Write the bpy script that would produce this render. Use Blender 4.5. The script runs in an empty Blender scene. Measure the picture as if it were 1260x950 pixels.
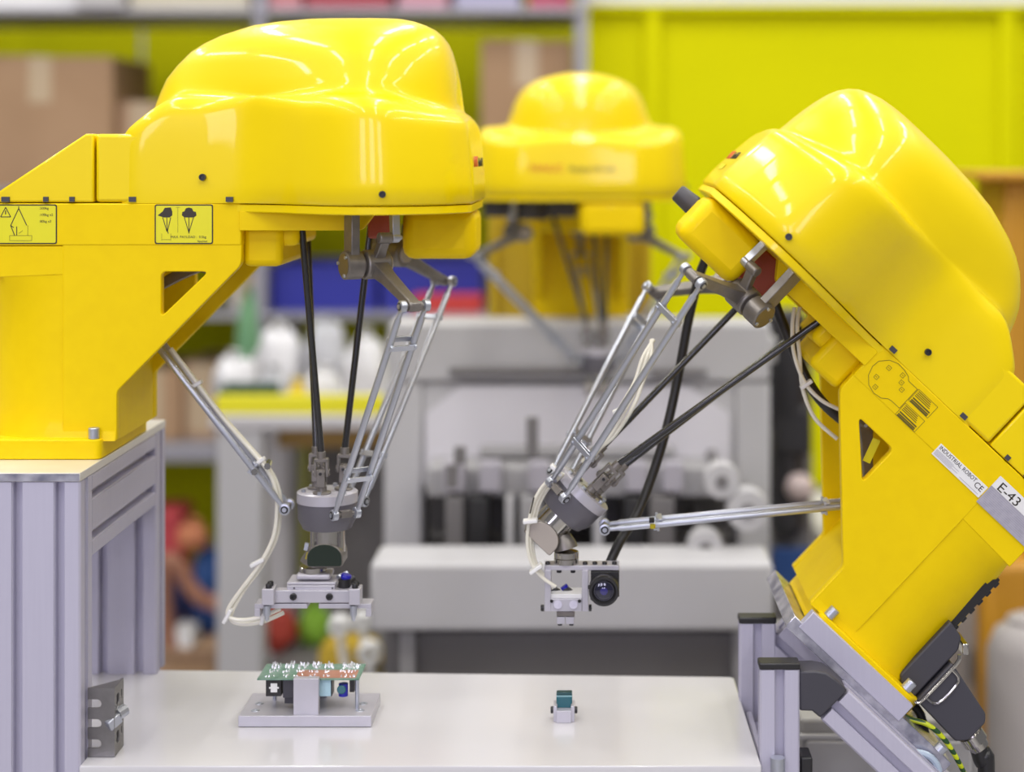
import bpy, bmesh, math, random
from mathutils import Vector, Matrix
random.seed(7)
R = math.radians
# ---------------------------------------------------------------- camera, world, lights
F_PX, CX, CY, EYE = 2130.0, 733.0, 187.0, 0.581      # photo frame is 1260 x 950; table top is z = 0
scn = bpy.context.scene
COL = scn.collection
cam = bpy.data.cameras.new('camera'); cam_o = bpy.data.objects.new('camera', cam); COL.objects.link(cam_o)
cam_o.location = (0, 0, EYE); cam_o.rotation_euler = (R(90), 0, 0)
cam.sensor_width = 36; cam.lens = F_PX / 1260 * 36
cam.shift_x = (630 - CX) / 1260; cam.shift_y = -(475 - CY) / 1260
cam.clip_start = 0.05
cam.dof.use_dof = True; cam.dof.focus_distance = 1.715; cam.dof.aperture_fstop = cam.lens / 28.0
scn.camera = cam_o
scn.view_settings.view_transform = 'Standard'; scn.view_settings.look = 'None'
scn.view_settings.gamma = 1; scn.view_settings.use_curve_mapping = False
scn.view_settings.exposure = 0.0
world = bpy.data.worlds.new('hall_light'); scn.world = world; world.use_nodes = True
world.node_tree.nodes['Background'].inputs[0].default_value = (0.80, 0.79, 0.82, 1)
world.node_tree.nodes['Background'].inputs[1].default_value = 0.27
def area(name, loc, rot, sx, sy, power, color=(1, 1, 1)):
    l = bpy.data.lights.new(name, 'AREA'); l.shape = 'RECTANGLE'; l.size = sx; l.size_y = sy
    l.energy = power; l.color = color
    o = bpy.data.objects.new(name, l); o.location = loc; o.rotation_euler = rot; COL.objects.link(o); return o
for iy in range(5):                                    # rows of fluorescent fittings on the hall ceiling
    for ix in range(5):
        area('ceiling_lamp', (-3.0 + 1.5 * ix, -1.6 + 1.55 * iy, 3.1), (0, 0, R(90)), 1.2, 0.14, 18.5, (1, 0.985, 0.95))
for k in range(3):                                     # tall windows in the wall behind the photographer
    area('window_daylight', (-2.6 + 1.5*k, -4.2, 1.7), (R(84), 0, R(-14)), 0.8, 1.7, 38, (0.78, 0.76, 1.0))

# ---------------------------------------------------------------- materials
MATS = {}
def mat(name, col, rough=0.5, metal=0.0, coat=0.0, col2=None, nscale=30, bump=0.0, trans=0.0, spec=0.5, stretch=None, emit=0):
    if name in MATS: return MATS[name]
    m = bpy.data.materials.new(name); m.use_nodes = True
    nt = m.node_tree; b = nt.nodes['Principled BSDF']
    b.inputs['Base Color'].default_value = (*col, 1); b.inputs['Roughness'].default_value = rough
    b.inputs['Metallic'].default_value = metal; b.inputs['Coat Weight'].default_value = coat
    b.inputs['Coat Roughness'].default_value = 0.06; b.inputs['Transmission Weight'].default_value = trans
    b.inputs['Specular IOR Level'].default_value = spec
    if emit:
        b.inputs['Emission Color'].default_value = (*col, 1); b.inputs['Emission Strength'].default_value = emit
    if col2 or bump:
        tc = nt.nodes.new('ShaderNodeTexCoord'); mp = nt.nodes.new('ShaderNodeMapping')
        if stretch: mp.inputs['Scale'].default_value = stretch
        nz = nt.nodes.new('ShaderNodeTexNoise'); nz.inputs['Scale'].default_value = nscale
        nz.inputs['Detail'].default_value = 4
        nt.links.new(tc.outputs['Object'], mp.inputs['Vector']); nt.links.new(mp.outputs['Vector'], nz.inputs['Vector'])
        if col2:
            rp = nt.nodes.new('ShaderNodeValToRGB')
            rp.color_ramp.elements[0].position = 0.35; rp.color_ramp.elements[1].position = 0.65
            rp.color_ramp.elements[0].color = (*col, 1); rp.color_ramp.elements[1].color = (*col2, 1)
            nt.links.new(nz.outputs['Fac'], rp.inputs['Fac']); nt.links.new(rp.outputs['Color'], b.inputs['Base Color'])
        if bump:
            bp = nt.nodes.new('ShaderNodeBump'); bp.inputs['Strength'].default_value = bump
            bp.inputs['Distance'].default_value = 0.001
            nt.links.new(nz.outputs['Fac'], bp.inputs['Height']); nt.links.new(bp.outputs['Normal'], b.inputs['Normal'])
    MATS[name] = m; return m
YEL = mat('yellow_paint', (0.86, 0.635, 0.0), 0.34, 0, 0.35, (0.88, 0.65, 0.0), 4, spec=0.25)
YELM = mat('yellow_cast_paint', (0.86, 0.61, 0.0), 0.5, 0, 0.05, (0.84, 0.59, 0.0), 60, 0.15, spec=0.15)
ALU = mat('anodised_aluminium', (0.515, 0.495, 0.60), 0.42, 0.25, 0, (0.53, 0.51, 0.615), 12, 0, stretch=(40, 40, 1))
ALUG = mat('machined_aluminium', (0.50, 0.485, 0.535), 0.35, 0.35, 0, (0.54, 0.52, 0.57), 40)
MILL = mat('milled_plate', (0.30, 0.30, 0.38), 0.25, 0.7, 0, (0.75, 0.74, 0.82), 55)
PLATE = mat('plate_top', (0.72, 0.69, 0.63), 0.35, 0.3, 0, (0.78, 0.75, 0.70), 20)
STEEL = mat('zinc_steel', (0.50, 0.52, 0.58), 0.36, 0.75)
CHROME = mat('polished_steel', (0.52, 0.50, 0.47), 0.14, 1.0)
NICK = mat('nickel_casting', (0.21, 0.19, 0.172), 0.38, 0.6, 0, (0.25, 0.228, 0.208), 80)
GREYC = mat('grey_wrist_paint', (0.135, 0.128, 0.148), 0.42, 0.2)
DGREEN = mat('dark_green_plastic', (0.012, 0.022, 0.014), 0.25)
BEIGE = mat('beige_cap', (0.45, 0.40, 0.35), 0.4, 0.3)
BLACK = mat('black_plastic', (0.018, 0.017, 0.018), 0.4)
SHAFT = mat('black_carbon_tube', (0.02, 0.019, 0.02), 0.22, 0, 0.4)
DGREY = mat('dark_grey_plastic', (0.05, 0.048, 0.06), 0.5)
SLOTB = mat('galvanised_bracket', (0.20, 0.19, 0.185), 0.4, 0.75, 0, (0.25, 0.24, 0.235), 50)
TABLE = mat('white_table_laminate', (0.60, 0.585, 0.60), 0.2, 0, 0.2)
HOSE = mat('clear_white_hose', (0.80, 0.77, 0.66), 0.3, 0, 0.3)
WHITE = mat('white_plastic', (0.8, 0.79, 0.78), 0.4)
RED = mat('red_print', (0.62, 0.08, 0.02), 0.4)
REDB = mat('red_brown_motor', (0.30, 0.045, 0.015), 0.45)
INK = mat('black_print', (0.03, 0.022, 0.012), 0.5)
OLIVE = mat('olive_print', (0.13, 0.095, 0.0), 0.5)
LABY = mat('label_yellow', (0.74, 0.68, 0.0), 0.35)
LABG = mat('label_silver', (0.47, 0.45, 0.50), 0.35, 0.2, 0, (0.40, 0.38, 0.44), 180)
PCB = mat('pcb_green', (0.10, 0.22, 0.15), 0.4, 0, 0.2, (0.20, 0.30, 0.24), 90)
COPPER = mat('pcb_copper_area', (0.36, 0.14, 0.09), 0.4, 0, 0.1, (0.44, 0.20, 0.13), 60)
TEAL = mat('teal_plastic', (0.0, 0.10, 0.13), 0.25, 0, 0.3)
LBLUE = mat('light_blue_part', (0.42, 0.62, 0.70), 0.4)
BLUE = mat('blue_part', (0.01, 0.01, 0.35), 0.35)
GLASS = mat('lens_glass', (0.008, 0.008, 0.03), 0.03, 0, 1.0)
LENSB = mat('lens_coating', (0.03, 0.025, 0.16), 0.08, 0, 1.0)
GOLD = mat('brass_yellow', (0.55, 0.45, 0.02), 0.35, 0.4)
GYW = None

# ---------------------------------------------------------------- mesh helpers
def V(*a): return Vector(a)
def P(px, py, Y):                       # point seen at a photo pixel, Y metres from the camera
    return Vector(((px - CX) / F_PX * Y, Y, EYE - (py - CY) / F_PX * Y))
def basis(d):
    d = d.normalized(); a = V(0, 0, 1) if abs(d.z) < 0.9 else V(1, 0, 0)
    u = d.cross(a).normalized(); return d, u, d.cross(u).normalized()
class MB:
    def __init__(s): s.v = []; s.f = []
    def add(s, vs, fs):
        n = len(s.v); s.v += [Vector(p) for p in vs]; s.f += [[i + n for i in f] for f in fs]; return s
    def box(s, lo, hi):
        x0, y0, z0 = lo; x1, y1, z1 = hi
        x0, x1 = sorted((x0, x1)); y0, y1 = sorted((y0, y1)); z0, z1 = sorted((z0, z1))
        return s.add([(x0,y0,z0),(x1,y0,z0),(x1,y1,z0),(x0,y1,z0),(x0,y0,z1),(x1,y0,z1),(x1,y1,z1),(x0,y1,z1)],
                     [(0,3,2,1),(4,5,6,7),(0,1,5,4),(1,2,6,5),(2,3,7,6),(3,0,4,7)])
    def obox(s, c, ax, ay, az):          # oriented box: half-axis vectors
        vs = [c + sx*ax + sy*ay + sz*az for sz in (-1,1) for sx, sy in ((-1,-1),(1,-1),(1,1),(-1,1))]
        return s.add(vs, [(0,3,2,1),(4,5,6,7),(0,1,5,4),(1,2,6,5),(2,3,7,6),(3,0,4,7)])
    def bar(s, p0, p1, w, h, side=None):  # rectangular bar; side = direction of w
        p0 = Vector(p0); p1 = Vector(p1); d = (p1 - p0).normalized()
        if side is None: _, u, v = basis(d)
        else:
            u = (Vector(side) - d * Vector(side).dot(d)).normalized(); v = d.cross(u)
        return s.obox((p0 + p1) / 2, u * w / 2, v * h / 2, (p1 - p0) / 2)
    def loft(s, rings, cap0=True, cap1=True):
        n = len(rings[0]); base = len(s.v); vs = [p for r in rings for p in r]; fs = []
        for k in range(len(rings) - 1):
            for i in range(n):
                j = (i + 1) % n
                fs.append((k*n+i, k*n+j, (k+1)*n+j, (k+1)*n+i))
        if cap0: fs.append(tuple(reversed(range(n))))
        if cap1: fs.append(tuple((len(rings)-1)*n + i for i in range(n)))
        return s.add(vs, fs)
    def lathe(s, p, d, prof, n=24, cap0=True, cap1=True):   # prof = [(distance along d, radius)]
        p = Vector(p); d, u, v = basis(Vector(d))
        rings = [[p + d*a + (u*math.cos(2*math.pi*i/n) + v*math.sin(2*math.pi*i/n))*r for i in range(n)] for a, r in prof]
        return s.loft(rings, cap0, cap1)
    def cyl(s, p0, p1, r0, r1=None, n=16):
        p0 = Vector(p0); p1 = Vector(p1); r1 = r0 if r1 is None else r1
        return s.lathe(p0, p1 - p0, [(0, r0), ((p1 - p0).length, r1)], n)
    def sphere(s, c, r, n=14):
        c = Vector(c)
        return s.lathe(c - V(0,0,r), V(0,0,1), [(r - r*math.cos(math.pi*k/8), max(r*math.sin(math.pi*k/8), r*0.02)) for k in range(9)], n)
    def tube(s, pts, r, n=10, sub=6):
        pts = [Vector(p) for p in pts]
        if sub > 1 and len(pts) > 2:
            q = [pts[0]] + pts + [pts[-1]]; out = []
            for i in range(1, len(q) - 2):
                for k in range(sub):
                    t = k / sub; a, b, c, d = q[i-1], q[i], q[i+1], q[i+2]
                    out.append(0.5*((2*b) + (c-a)*t + (2*a-5*b+4*c-d)*t*t + (3*b-a-3*c+d)*t**3))
            out.append(pts[-1]); pts = out
        rings = []; u = None
        for i, p in enumerate(pts):
            d = (pts[min(i+1, len(pts)-1)] - pts[max(i-1, 0)]).normalized()
            if u is None: _, u, _ = basis(d)
            u = (u - d*u.dot(d)).normalized(); v = d.cross(u)
            rings.append([p + (u*math.cos(2*math.pi*k/n) + v*math.sin(2*math.pi*k/n))*r for k in range(n)])
        return s.loft(rings)
    def prism(s, poly, a, b, f):         # poly 2D, f(u, v, w) -> 3D, extruded w = a..b
        n = len(poly)
        return s.add([f(u, v, a) for u, v in poly] + [f(u, v, b) for u, v in poly],
                     [tuple(range(n)), tuple(reversed(range(n, 2*n)))] + [(i, i+n, (i+1) % n + n, (i+1) % n) for i in range(n)])
    def torus(s, c, d, R0, r, n=28, m=8):
        d, u, v = basis(Vector(d)); rings = []
        vs = []; fs = []
        for i in range(n):
            a = 2*math.pi*i/n; e = u*math.cos(a) + v*math.sin(a)
            for k in range(m):
                t = 2*math.pi*k/m; vs.append(Vector(c) + e*(R0 + r*math.cos(t)) + d*(r*math.sin(t)))
        for i in range(n):
            for k in range(m):
                fs.append((i*m+k, ((i+1) % n)*m+k, ((i+1) % n)*m+(k+1) % m, i*m+(k+1) % m))
        return s.add(vs, fs)
    def pbox(s, x0, y0, x1, y1, Yn, Yf):  # world box whose near face covers a pixel rectangle at depth Yn
        a = P(x0, y0, Yn); b = P(x1, y1, Yn)
        return s.box((a.x, Yn, b.z), (b.x, Yf, a.z))
MX = {}                                   # world matrix of every root
def inv_of(parent):
    p = parent
    while p is not None and p.name not in MX: p = p.parent
    return MX[p.name].inverted() if p is not None else Matrix()
def finish(name, me, m, parent):
    o = bpy.data.objects.new(name, me); COL.objects.link(o)
    if m: me.materials.clear(); me.materials.append(m)
    if parent is not None: o.parent = parent
    return o
def mk(name, mb, m, parent=None, space='world', bevel=0, seg=2, angle=35, origin=None):
    me = bpy.data.meshes.new(name)
    vs = mb.v
    if space == 'mm': vs = [p * 0.001 for p in vs]
    elif parent is not None:
        iv = inv_of(parent); vs = [iv @ p for p in vs]
    elif origin is None:
        xs = [p.x for p in vs]; ys = [p.y for p in vs]; zs = [p.z for p in vs]
        origin = V((min(xs)+max(xs))/2, (min(ys)+max(ys))/2, min(zs))
    if origin is not None and parent is None: vs = [p - origin for p in vs]
    me.from_pydata([tuple(p) for p in vs], [], mb.f)
    b = bmesh.new(); b.from_mesh(me); bmesh.ops.recalc_face_normals(b, faces=b.faces); b.to_mesh(me); b.free()
    me.polygons.foreach_set('use_smooth', [True]*len(me.polygons)); me.set_sharp_from_angle(angle=R(angle))
    o = finish(name, me, m, parent)
    if origin is not None and parent is None: o.location = origin
    if bevel:
        w = bevel * (0.001 if space == 'mm' else 1)
        md = o.modifiers.new('edge', 'BEVEL'); md.width = w; md.segments = seg; md.limit_method = 'ANGLE'; md.angle_limit = R(40)
    return o
def thing(name, label, cat, M, group=None, kind=None):
    o = bpy.data.objects.new(name, None); COL.objects.link(o); o.empty_display_size = 0.02
    if not isinstance(M, Matrix): M = Matrix.Translation(Vector(M))
    o.matrix_world = M; MX[o.name] = M.copy(); tag(o, label, cat, group, kind); return o
def tag(o, label=None, cat=None, group=None, kind=None):
    if label: o['label'] = label
    if cat: o['category'] = cat
    if group: o['group'] = group
    if kind: o['kind'] = kind
    return o
def fillet(poly, r, n=4):
    out = []
    N = len(poly)
    for i in range(N):
        a, b, c = Vector(poly[i-1]), Vector(poly[i]), Vector(poly[(i+1) % N])
        rr = r[i] if isinstance(r, (list, tuple)) else r
        if rr <= 0: out.append(tuple(b)); continue
        d1 = (a-b); d2 = (c-b); l = min(rr, d1.length*0.45, d2.length*0.45)
        p, q = b + d1.normalized()*l, b + d2.normalized()*l
        for k in range(n+1):
            t = k/n; out.append(tuple((1-t)**2*p + 2*t*(1-t)*b + t*t*q))
    return out
def curve_mesh(outer, holes, half, bev=0.0):   # flat shape with holes, thickness 2*half, in local XY
    cu = bpy.data.curves.new('tmp', 'CURVE'); cu.dimensions = '2D'; cu.fill_mode = 'BOTH'
    cu.extrude = max(half - bev, 1e-6); cu.bevel_depth = bev; cu.bevel_resolution = 1; cu.offset = -bev
    for poly in [outer] + list(holes):
        sp = cu.splines.new('POLY'); sp.points.add(len(poly)-1); sp.use_cyclic_u = True
        for k, p in enumerate(poly): sp.points[k].co = (p[0], p[1], 0, 1)
    ob = bpy.data.objects.new('tmp', cu); COL.objects.link(ob)
    me = bpy.data.meshes.new_from_object(ob); bpy.data.objects.remove(ob); bpy.data.curves.remove(cu)
    return me
def shape(name, outer, holes, half, bev, m, parent, T, scale=1.0):   # T places the flat shape (world, or mm when scale=.001)
    k = scale
    me = curve_mesh([(a*k, b*k) for a, b in outer], [[(a*k, b*k) for a, b in h] for h in holes], half*k, bev*k)
    me.transform(T if k != 1.0 else (inv_of(parent) @ T if parent is not None else T))
    me.polygons.foreach_set('use_smooth', [True]*len(me.polygons)); me.set_sharp_from_angle(angle=R(40))
    return finish(name, me, m, parent)
FONTS = {}
def lettering(name, txt, size, m, parent, T, align='LEFT', thick=0.0001, sx=1.0):
    cu = bpy.data.curves.new('tmp', 'FONT'); cu.body = txt; cu.size = size; cu.align_x = align; cu.extrude = thick
    cu.resolution_u = 3
    ob = bpy.data.objects.new('tmp', cu); COL.objects.link(ob)
    me = bpy.data.meshes.new_from_object(ob); bpy.data.objects.remove(ob); bpy.data.curves.remove(cu)
    me.transform(T @ Matrix.Diagonal((sx, 1, 1, 1))); return finish(name, me, m, parent)
def frame(origin, ex, ey):                # matrix whose X, Y axes are ex, ey
    ex = Vector(ex).normalized(); ey = Vector(ey).normalized(); ez = ex.cross(ey)
    M = Matrix((ex, ey, ez)).transposed().to_4x4(); M.translation = Vector(origin); return M
def extrusion(mb, p0, p1, wdir, w, h, slot=0.0105, depth=0.011, pitch=0.04):
    """slotted aluminium profile from p0 to p1; w along wdir, h across"""
    p0 = Vector(p0); p1 = Vector(p1); d = (p1-p0).normalized()
    u = (Vector(wdir) - d*Vector(wdir).dot(d)).normalized(); v = d.cross(u)
    def side(a, b, inward, L):
        pts = []; n = max(1, round(L/pitch)); e = (b-a)/L
        for k in range(n):
            c = a + e*(L*(k+0.5)/n)
            for s_, q in ((-slot/2, 0), (-slot/2, 0.0018), (-slot*0.42, 0.0022), (-slot*0.42, depth), (slot*0.42, depth), (slot*0.42, 0.0022), (slot/2, 0.0018), (slot/2, 0)):
                pts.append(c + e*s_ + inward*q)
        return pts
    A, B, C, D = u*-w/2+v*-h/2, u*w/2+v*-h/2, u*w/2+v*h/2, u*-w/2+v*h/2
    ring = []
    for a, b, inn, L in ((A, B, v, w), (B, C, -u, h), (C, D, -v, w), (D, A, u, h)):
        e = (b-a).normalized()*0.0018
        ring += [a+e] + side(a, b, inn, L) + [b-e]
    mb.loft([[p0 + q for q in ring], [p1 + q for q in ring]])
    return mb
Rxz = Matrix(((1,0,0,0),(0,0,-1,0),(0,1,0,0),(0,0,0,1)))   # flat XY shape -> XZ plane facing -Y

# ================================================================ SETTING
FLOOR_Z = -0.9
fl = MB().box((-6, -4, FLOOR_Z-0.05), (6, 8, FLOOR_Z)); tag(mk('floor', fl, mat('grey_floor', (0.33,0.32,0.31), 0.45, 0, 0, (0.37,0.36,0.35), 3)), 'pale grey coated factory hall floor', 'floor', kind='structure')
wb = MB().box((-6, 6.2, FLOOR_Z), (6, 6.3, 3.6)); tag(mk('wall_back', wb, mat('hall_wall', (0.42,0.41,0.42), 0.7, 0, 0, (0.46,0.45,0.46), 2)), 'pale grey rear wall of the hall', 'wall', kind='structure')

# ================================================================ ROBOT BODY (millimetres, x forward, z up, z = 0 at the hood seam)
NA = 180
def cat_closed(pts, sub=12):
    out = []; n = len(pts)
    for i in range(n):
        a, b, c, d = [Vector(pts[(i+k) % n]) for k in (-1, 0, 1, 2)]
        for k in range(sub):
            t = k/sub; out.append(0.5*((2*b)+(c-a)*t+(2*a-5*b+4*c-d)*t*t+(3*b-a-3*c+d)*t**3))
    return out
def by_angle(dense, n=NA):
    """radius of a star-shaped outline at n angles"""
    ang = [math.atan2(p.y, p.x) for p in dense]; out = []
    m = len(dense)
    for k in range(n):
        th = -math.pi + 2*math.pi*(k+0.5)/n; e = Vector((math.cos(th), math.sin(th))); best = None
        for i in range(m):
            a, b = dense[i], dense[(i+1) % m]
            ca = e.x*a.y - e.y*a.x; cb = e.x*b.y - e.y*b.x
            if (ca <= 0) != (cb <= 0):
                t = ca/(ca-cb); q = a.lerp(b, t); r = q.dot(e)
                if r > 0 and (best is None or r > best): best = r
        out.append(e*best)
    return out
half = [(170,0),(169.8,60),(169.2,91),(166.5,99),(160,111),(147,132),(122,152),(88,166),(48,160),(12,137),(-22,106),(-54,86),(-88,80.9),(-130,80.4),(-174,80.4),(-182,77),(-185,50),(-185,0)]
low_ctrl = half + [(x, -y) for x, y in reversed(half[1:-1])]
LOW = by_angle(cat_closed(low_ctrl))
def dome_ring(xr, xf, hw, n=2.7, taper=0.48):
    pts = []; xc = (xr+xf)/2; a = (xf-xr)/2
    for k in range(240):
        t = 2*math.pi*k/240; c, s = math.cos(t), math.sin(t)
        x = xc + a*math.copysign(abs(c)**(2/n), c); y = hw*math.copysign(abs(s)**(2/n), s)
        u = min(max((90-x)/235, 0), 1); y *= 1 - taper*u*u*(3-2*u); pts.append(Vector((x, y)))
    return by_angle(pts) if xr < 0 < xf else pts
def zf(x):
    s = lambda t: t*t*(3-2*t)
    return 1 - 0.26*s(min(max((-128-x)/56, 0), 1)) - 0.15*s(min(max((x-60)/100, 0), 1))
def hood_mesh():
    D0 = dome_ring(-168, 152, 118)
    rings = []
    kk = lambda x: 0.1 + 0.9*min(max((x+80)/80, 0), 1)
    for ins, z in ((2.5, 0), (0, 2.5), (0, 20), (2, 50), (4.5, 72)):
        rings.append([V(p.x*(1-ins*kk(p.x)/p.length), p.y*(1-ins*kk(p.x)/p.length), z*(zf(p.x) if z > 20 else 1)) for p in LOW])
    L2 = [p*(1-5*kk(p.x)/p.length) for p in LOW]
    for ins, tc, z in ((1,0.05,84),(3,0.12,93),(7,0.25,99),(13,0.45,103),(20,0.60,105),(999,0.74,106.3),(999,0.88,107.8),(999,0.97,110.5)):
        ring = []
        for p, q in zip(L2, D0):
            r = p.lerp(q, min(ins/max((p-q).length, 1), tc)); ring.append(V(r.x, r.y, z*zf(r.x)))
        rings.append(ring)
    def zb(x): return zf(x)
    for (z, xr, xf, hw) in ((114,-166,151.5,117),(120,-160,150,115.5),(126,-154,148,113),(140,-143,145,108),(154,-129,141,101),(163,-115,137,93),(171,-98,131,83),(177,-80,124,71),(181.5,-66,115,58),(185.5,-40,104,44),(188,-14,92,30)):
        k = max(0, (126-z)/15) if z < 126 else 0
        rings.append([V(p.x, p.y, z*(1-k) + z*zf(p.x)*k if k else z) for p in dome_ring(xr, xf, hw)])
    mb = MB(); mb.loft(rings, True, False)
    n = len(mb.v); mb.v.append(V(40, 0, 190)); last = n - NA
    for i in range(NA): mb.f.append([last+i, last+(i+1) % NA, n])
    return mb
def loc_ring(ins, z): return [V(p.x*(1-ins/p.length), p.y*(1-ins/p.length), z) for p in LOW]
def d_ring(xf, xr, hw, xs, z, n=40):
    """column plan: square front at xf, flat sides to xs, rounded back to xr"""
    pts = [(xf, -hw), (xf, hw)]
    pts = [V(xf, -hw, z), V(xf, 0, z), V(xf, hw, z)]
    for k in range(21):
        a = math.pi/2 * (1 - k/10); pts.append(V(xs + (xs-xr)*-math.cos(a) if True else 0, hw*math.sin(a), z))
    return pts
def rect_ring(xf, xr, hw, z):
    pts = [V(xf, -hw, z), V(xf, 0, z), V(xf, hw, z)]
    for k in range(21):
        t = k/20*3
        if t < 1: pts.append(V(xf + (xr-xf)*(0.25+0.75*t), hw, z))
        elif t < 2: pts.append(V(xr, hw*(1-2*(t-1)), z))
        else: pts.append(V(xr + (xf-xr)*0.75*(t-2), -hw, z))
    return pts
BODY = {}
def body_parts():
    out = []                               # (name, MB, material, bevel, angle)
    out.append(('hood', hood_mesh(), YEL, 0, 50))
    sk = MB(); sk.loft([loc_ring(7, -0.8), loc_ring(4, -0.9), loc_ring(2.6, -1.6), loc_ring(2.6, -8), loc_ring(3.6, -9), loc_ring(12, -9)])
    out.append(('skirt', sk, YEL, 0, 30))
    ra = MB(); ra.prism(fillet([(-64,-8),(59,-8),(72,-8),(59,-25),(56,-27),(-64,-27)], 2), -82, -64, lambda x, z, y: (x, y, z))
    ra.prism(fillet([(-64,-8),(59,-8),(72,-8),(59,-25),(56,-27),(-64,-27)], 2), 64, 82, lambda x, z, y: (x, y, z))
    ra.box((-64,-64,-20), (50, 64, -9))
    out.append(('base_casting', ra, YELM, 1.5, 35))
    mc = MB(); mc.box((88, 2, -61), (165, 100, -8)); out.append(('motor_cover', mc, YELM, 12, 35))
    mc = MB(); mc.box((-64, -66, -64), (-24, 66, -8)); out.append(('motor_cover', mc, YELM, 7, 35))
    mc = MB(); mc.box((-40, -58, -44), (-9, 58, -8)); out.append(('motor_cover', mc, YELM, 7, 35))
    tc = MB(); tc.loft([[V(x,y*h,z) for x,y in ((-207,-1),(-100,-1),(-100,1),(-207,1))] for z,h in ((1,80.2),(69,80))]); out.append(('tail_cover', tc, YEL, 3.5, 35))
    rc = MB(); rc.prism([(-209,1),(-209,69),(-217,69),(-303,12),(-308,1)], -80, 80, lambda x, z, y: (x, y, z)); out.append(('rear_cover', rc, YEL, 2, 35))
    bl = MB(); bl.box((-307, -80.6, -42), (-62, 80.6, 0)); out.append(('support_beam', bl, YELM, 1.5, 35))
    bl = MB(); bl.prism([(-183,-42.5),(-183,-69),(-306.5,-74),(-306.5,-42.5)], -79.6, 79.6, lambda x, z, y: (x, y, z))
    out.append(('support_web', bl, YELM, 1.2, 35))
    co = MB(); rr = []
    for z, xf, xr, hw, xs in ((-60,-186,-306,79,0),(-74,-186,-306,79,0)): rr.append(rect_ring(xf, xr, hw, z))
    for z, xf, xr, hw, xs in ((-108,-187,-330,78.6,-245),(-150,-187,-332,78,-248),(-205,-187,-333,78,-250),(-222,-187,-335,79,-254),(-236,-187,-338,82,-262)):
        rr.append(d_ring(xf, xr, hw, xs, z))
    co.loft(rr); out.append(('column', co, YELM, 0, 42))
    ba = MB(); ba.prism(fillet([(-199,-91),(-199,91),(-323,91),(-345,45),(-345,-45),(-323,-91)], 8), -253, -233, lambda x, y, z: (x, y, z)); out.append(('base_flange', ba, YELM, 1.5, 35))
    return out
def slot_plate(y0, y1):
    outer = fillet([(-62,-40),(-62,-61),(-186,-187),(-186,-236),(-240,-236),(-240,-40)], [2,6,4,2,2,2])
    hole = fillet([(-95,-68),(-142,-68),(-142,-113)], 6, 5)
    return outer, hole
def wrap_front(o):
    fr_ = sorted([(p.y, p.x) for p in LOW if p.x > 120 and abs(p.y) < 125])
    for v in o.data.vertices:
        y = v.co.y*1000
        for (a, xa), (b, xb) in zip(fr_, fr_[1:]):
            if a <= y <= b:
                x = xa + (xb-xa)*(y-a)/(b-a); v.co.x += (x - 1.35 + 0.45)*0.001 - 0.1709; break
def build_body(root):
    first = not BODY
    if first:
        for i, (n, mb, m, bv, an) in enumerate(body_parts()):
            o = mk(n, mb, m, root, 'mm', bv, 3 if bv > 5 else 2, an); BODY.setdefault('parts', []).append((o, ))
        for s in (-1, 1):
            outer, hole = slot_plate(0, 0)
            o = shape('side_bracket', outer, [hole], 7, 1.2, YELM, root, Matrix.Translation((0, s*0.073, 0)) @ Rxz, 0.001)
            BODY['parts'].append((o,))
        for s in (-1, 1):
            for x, w in ((-73,7),(-170,7),(-230,5),(-256,5),(-296,8)):
                o = mk('clip', MB().box((x-w/2, s*(80.2 if x < -80 else 83.6)-2, 1.5), (x+w/2, s*(80.2 if x < -80 else 83.6)+1.5, 6.5)), DGREY, root, 'mm'); BODY['parts'].append((o,))
            o = mk('screw', MB().lathe(V(-100, s*80, 26), V(0, s, 0), [(0,3.4),(5.2,3.4),(5.2,2.2),(4.0,1.8)], 12), BLACK, root, 'mm'); BODY['parts'].append((o,))
            o = mk('screw', MB().lathe(V(88, s*160, 11), V(0.1, s, 0), [(0,3.4),(9.2,3.4),(9.2,2.2),(8.0,1.8)], 12), BLACK, root, 'mm'); BODY['parts'].append((o,))
        for s in (-1, 1):
            for x in (-207, -312):
                o = mk('bolt', MB().cyl((x, s*85.5, -233), (x, s*85.5, -222), 5.4, n=16), STEEL, root, 'mm', 0.8); BODY['parts'].append((o,))
        T = frame((0.1709, -0.074, 0.036), (0, 1, 0), (0, 0, 1))
        o = lettering('brand_lettering', 'FANUC', 0.0155, RED, root, T, thick=0.0002); wrap_front(o); BODY['parts'].append((o,))
        T = frame((0.1709, -0.014, 0.036), (0, 1, 0), (0, 0, 1))
        o = lettering('model_lettering', 'Robot M-1iA', 0.013, INK, root, T, thick=0.0002); wrap_front(o); BODY['parts'].append((o,))
    else:
        for (o,) in BODY['parts']:
            c = o.copy(); COL.objects.link(c); c.parent = root; c.matrix_parent_inverse = Matrix()

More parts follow.
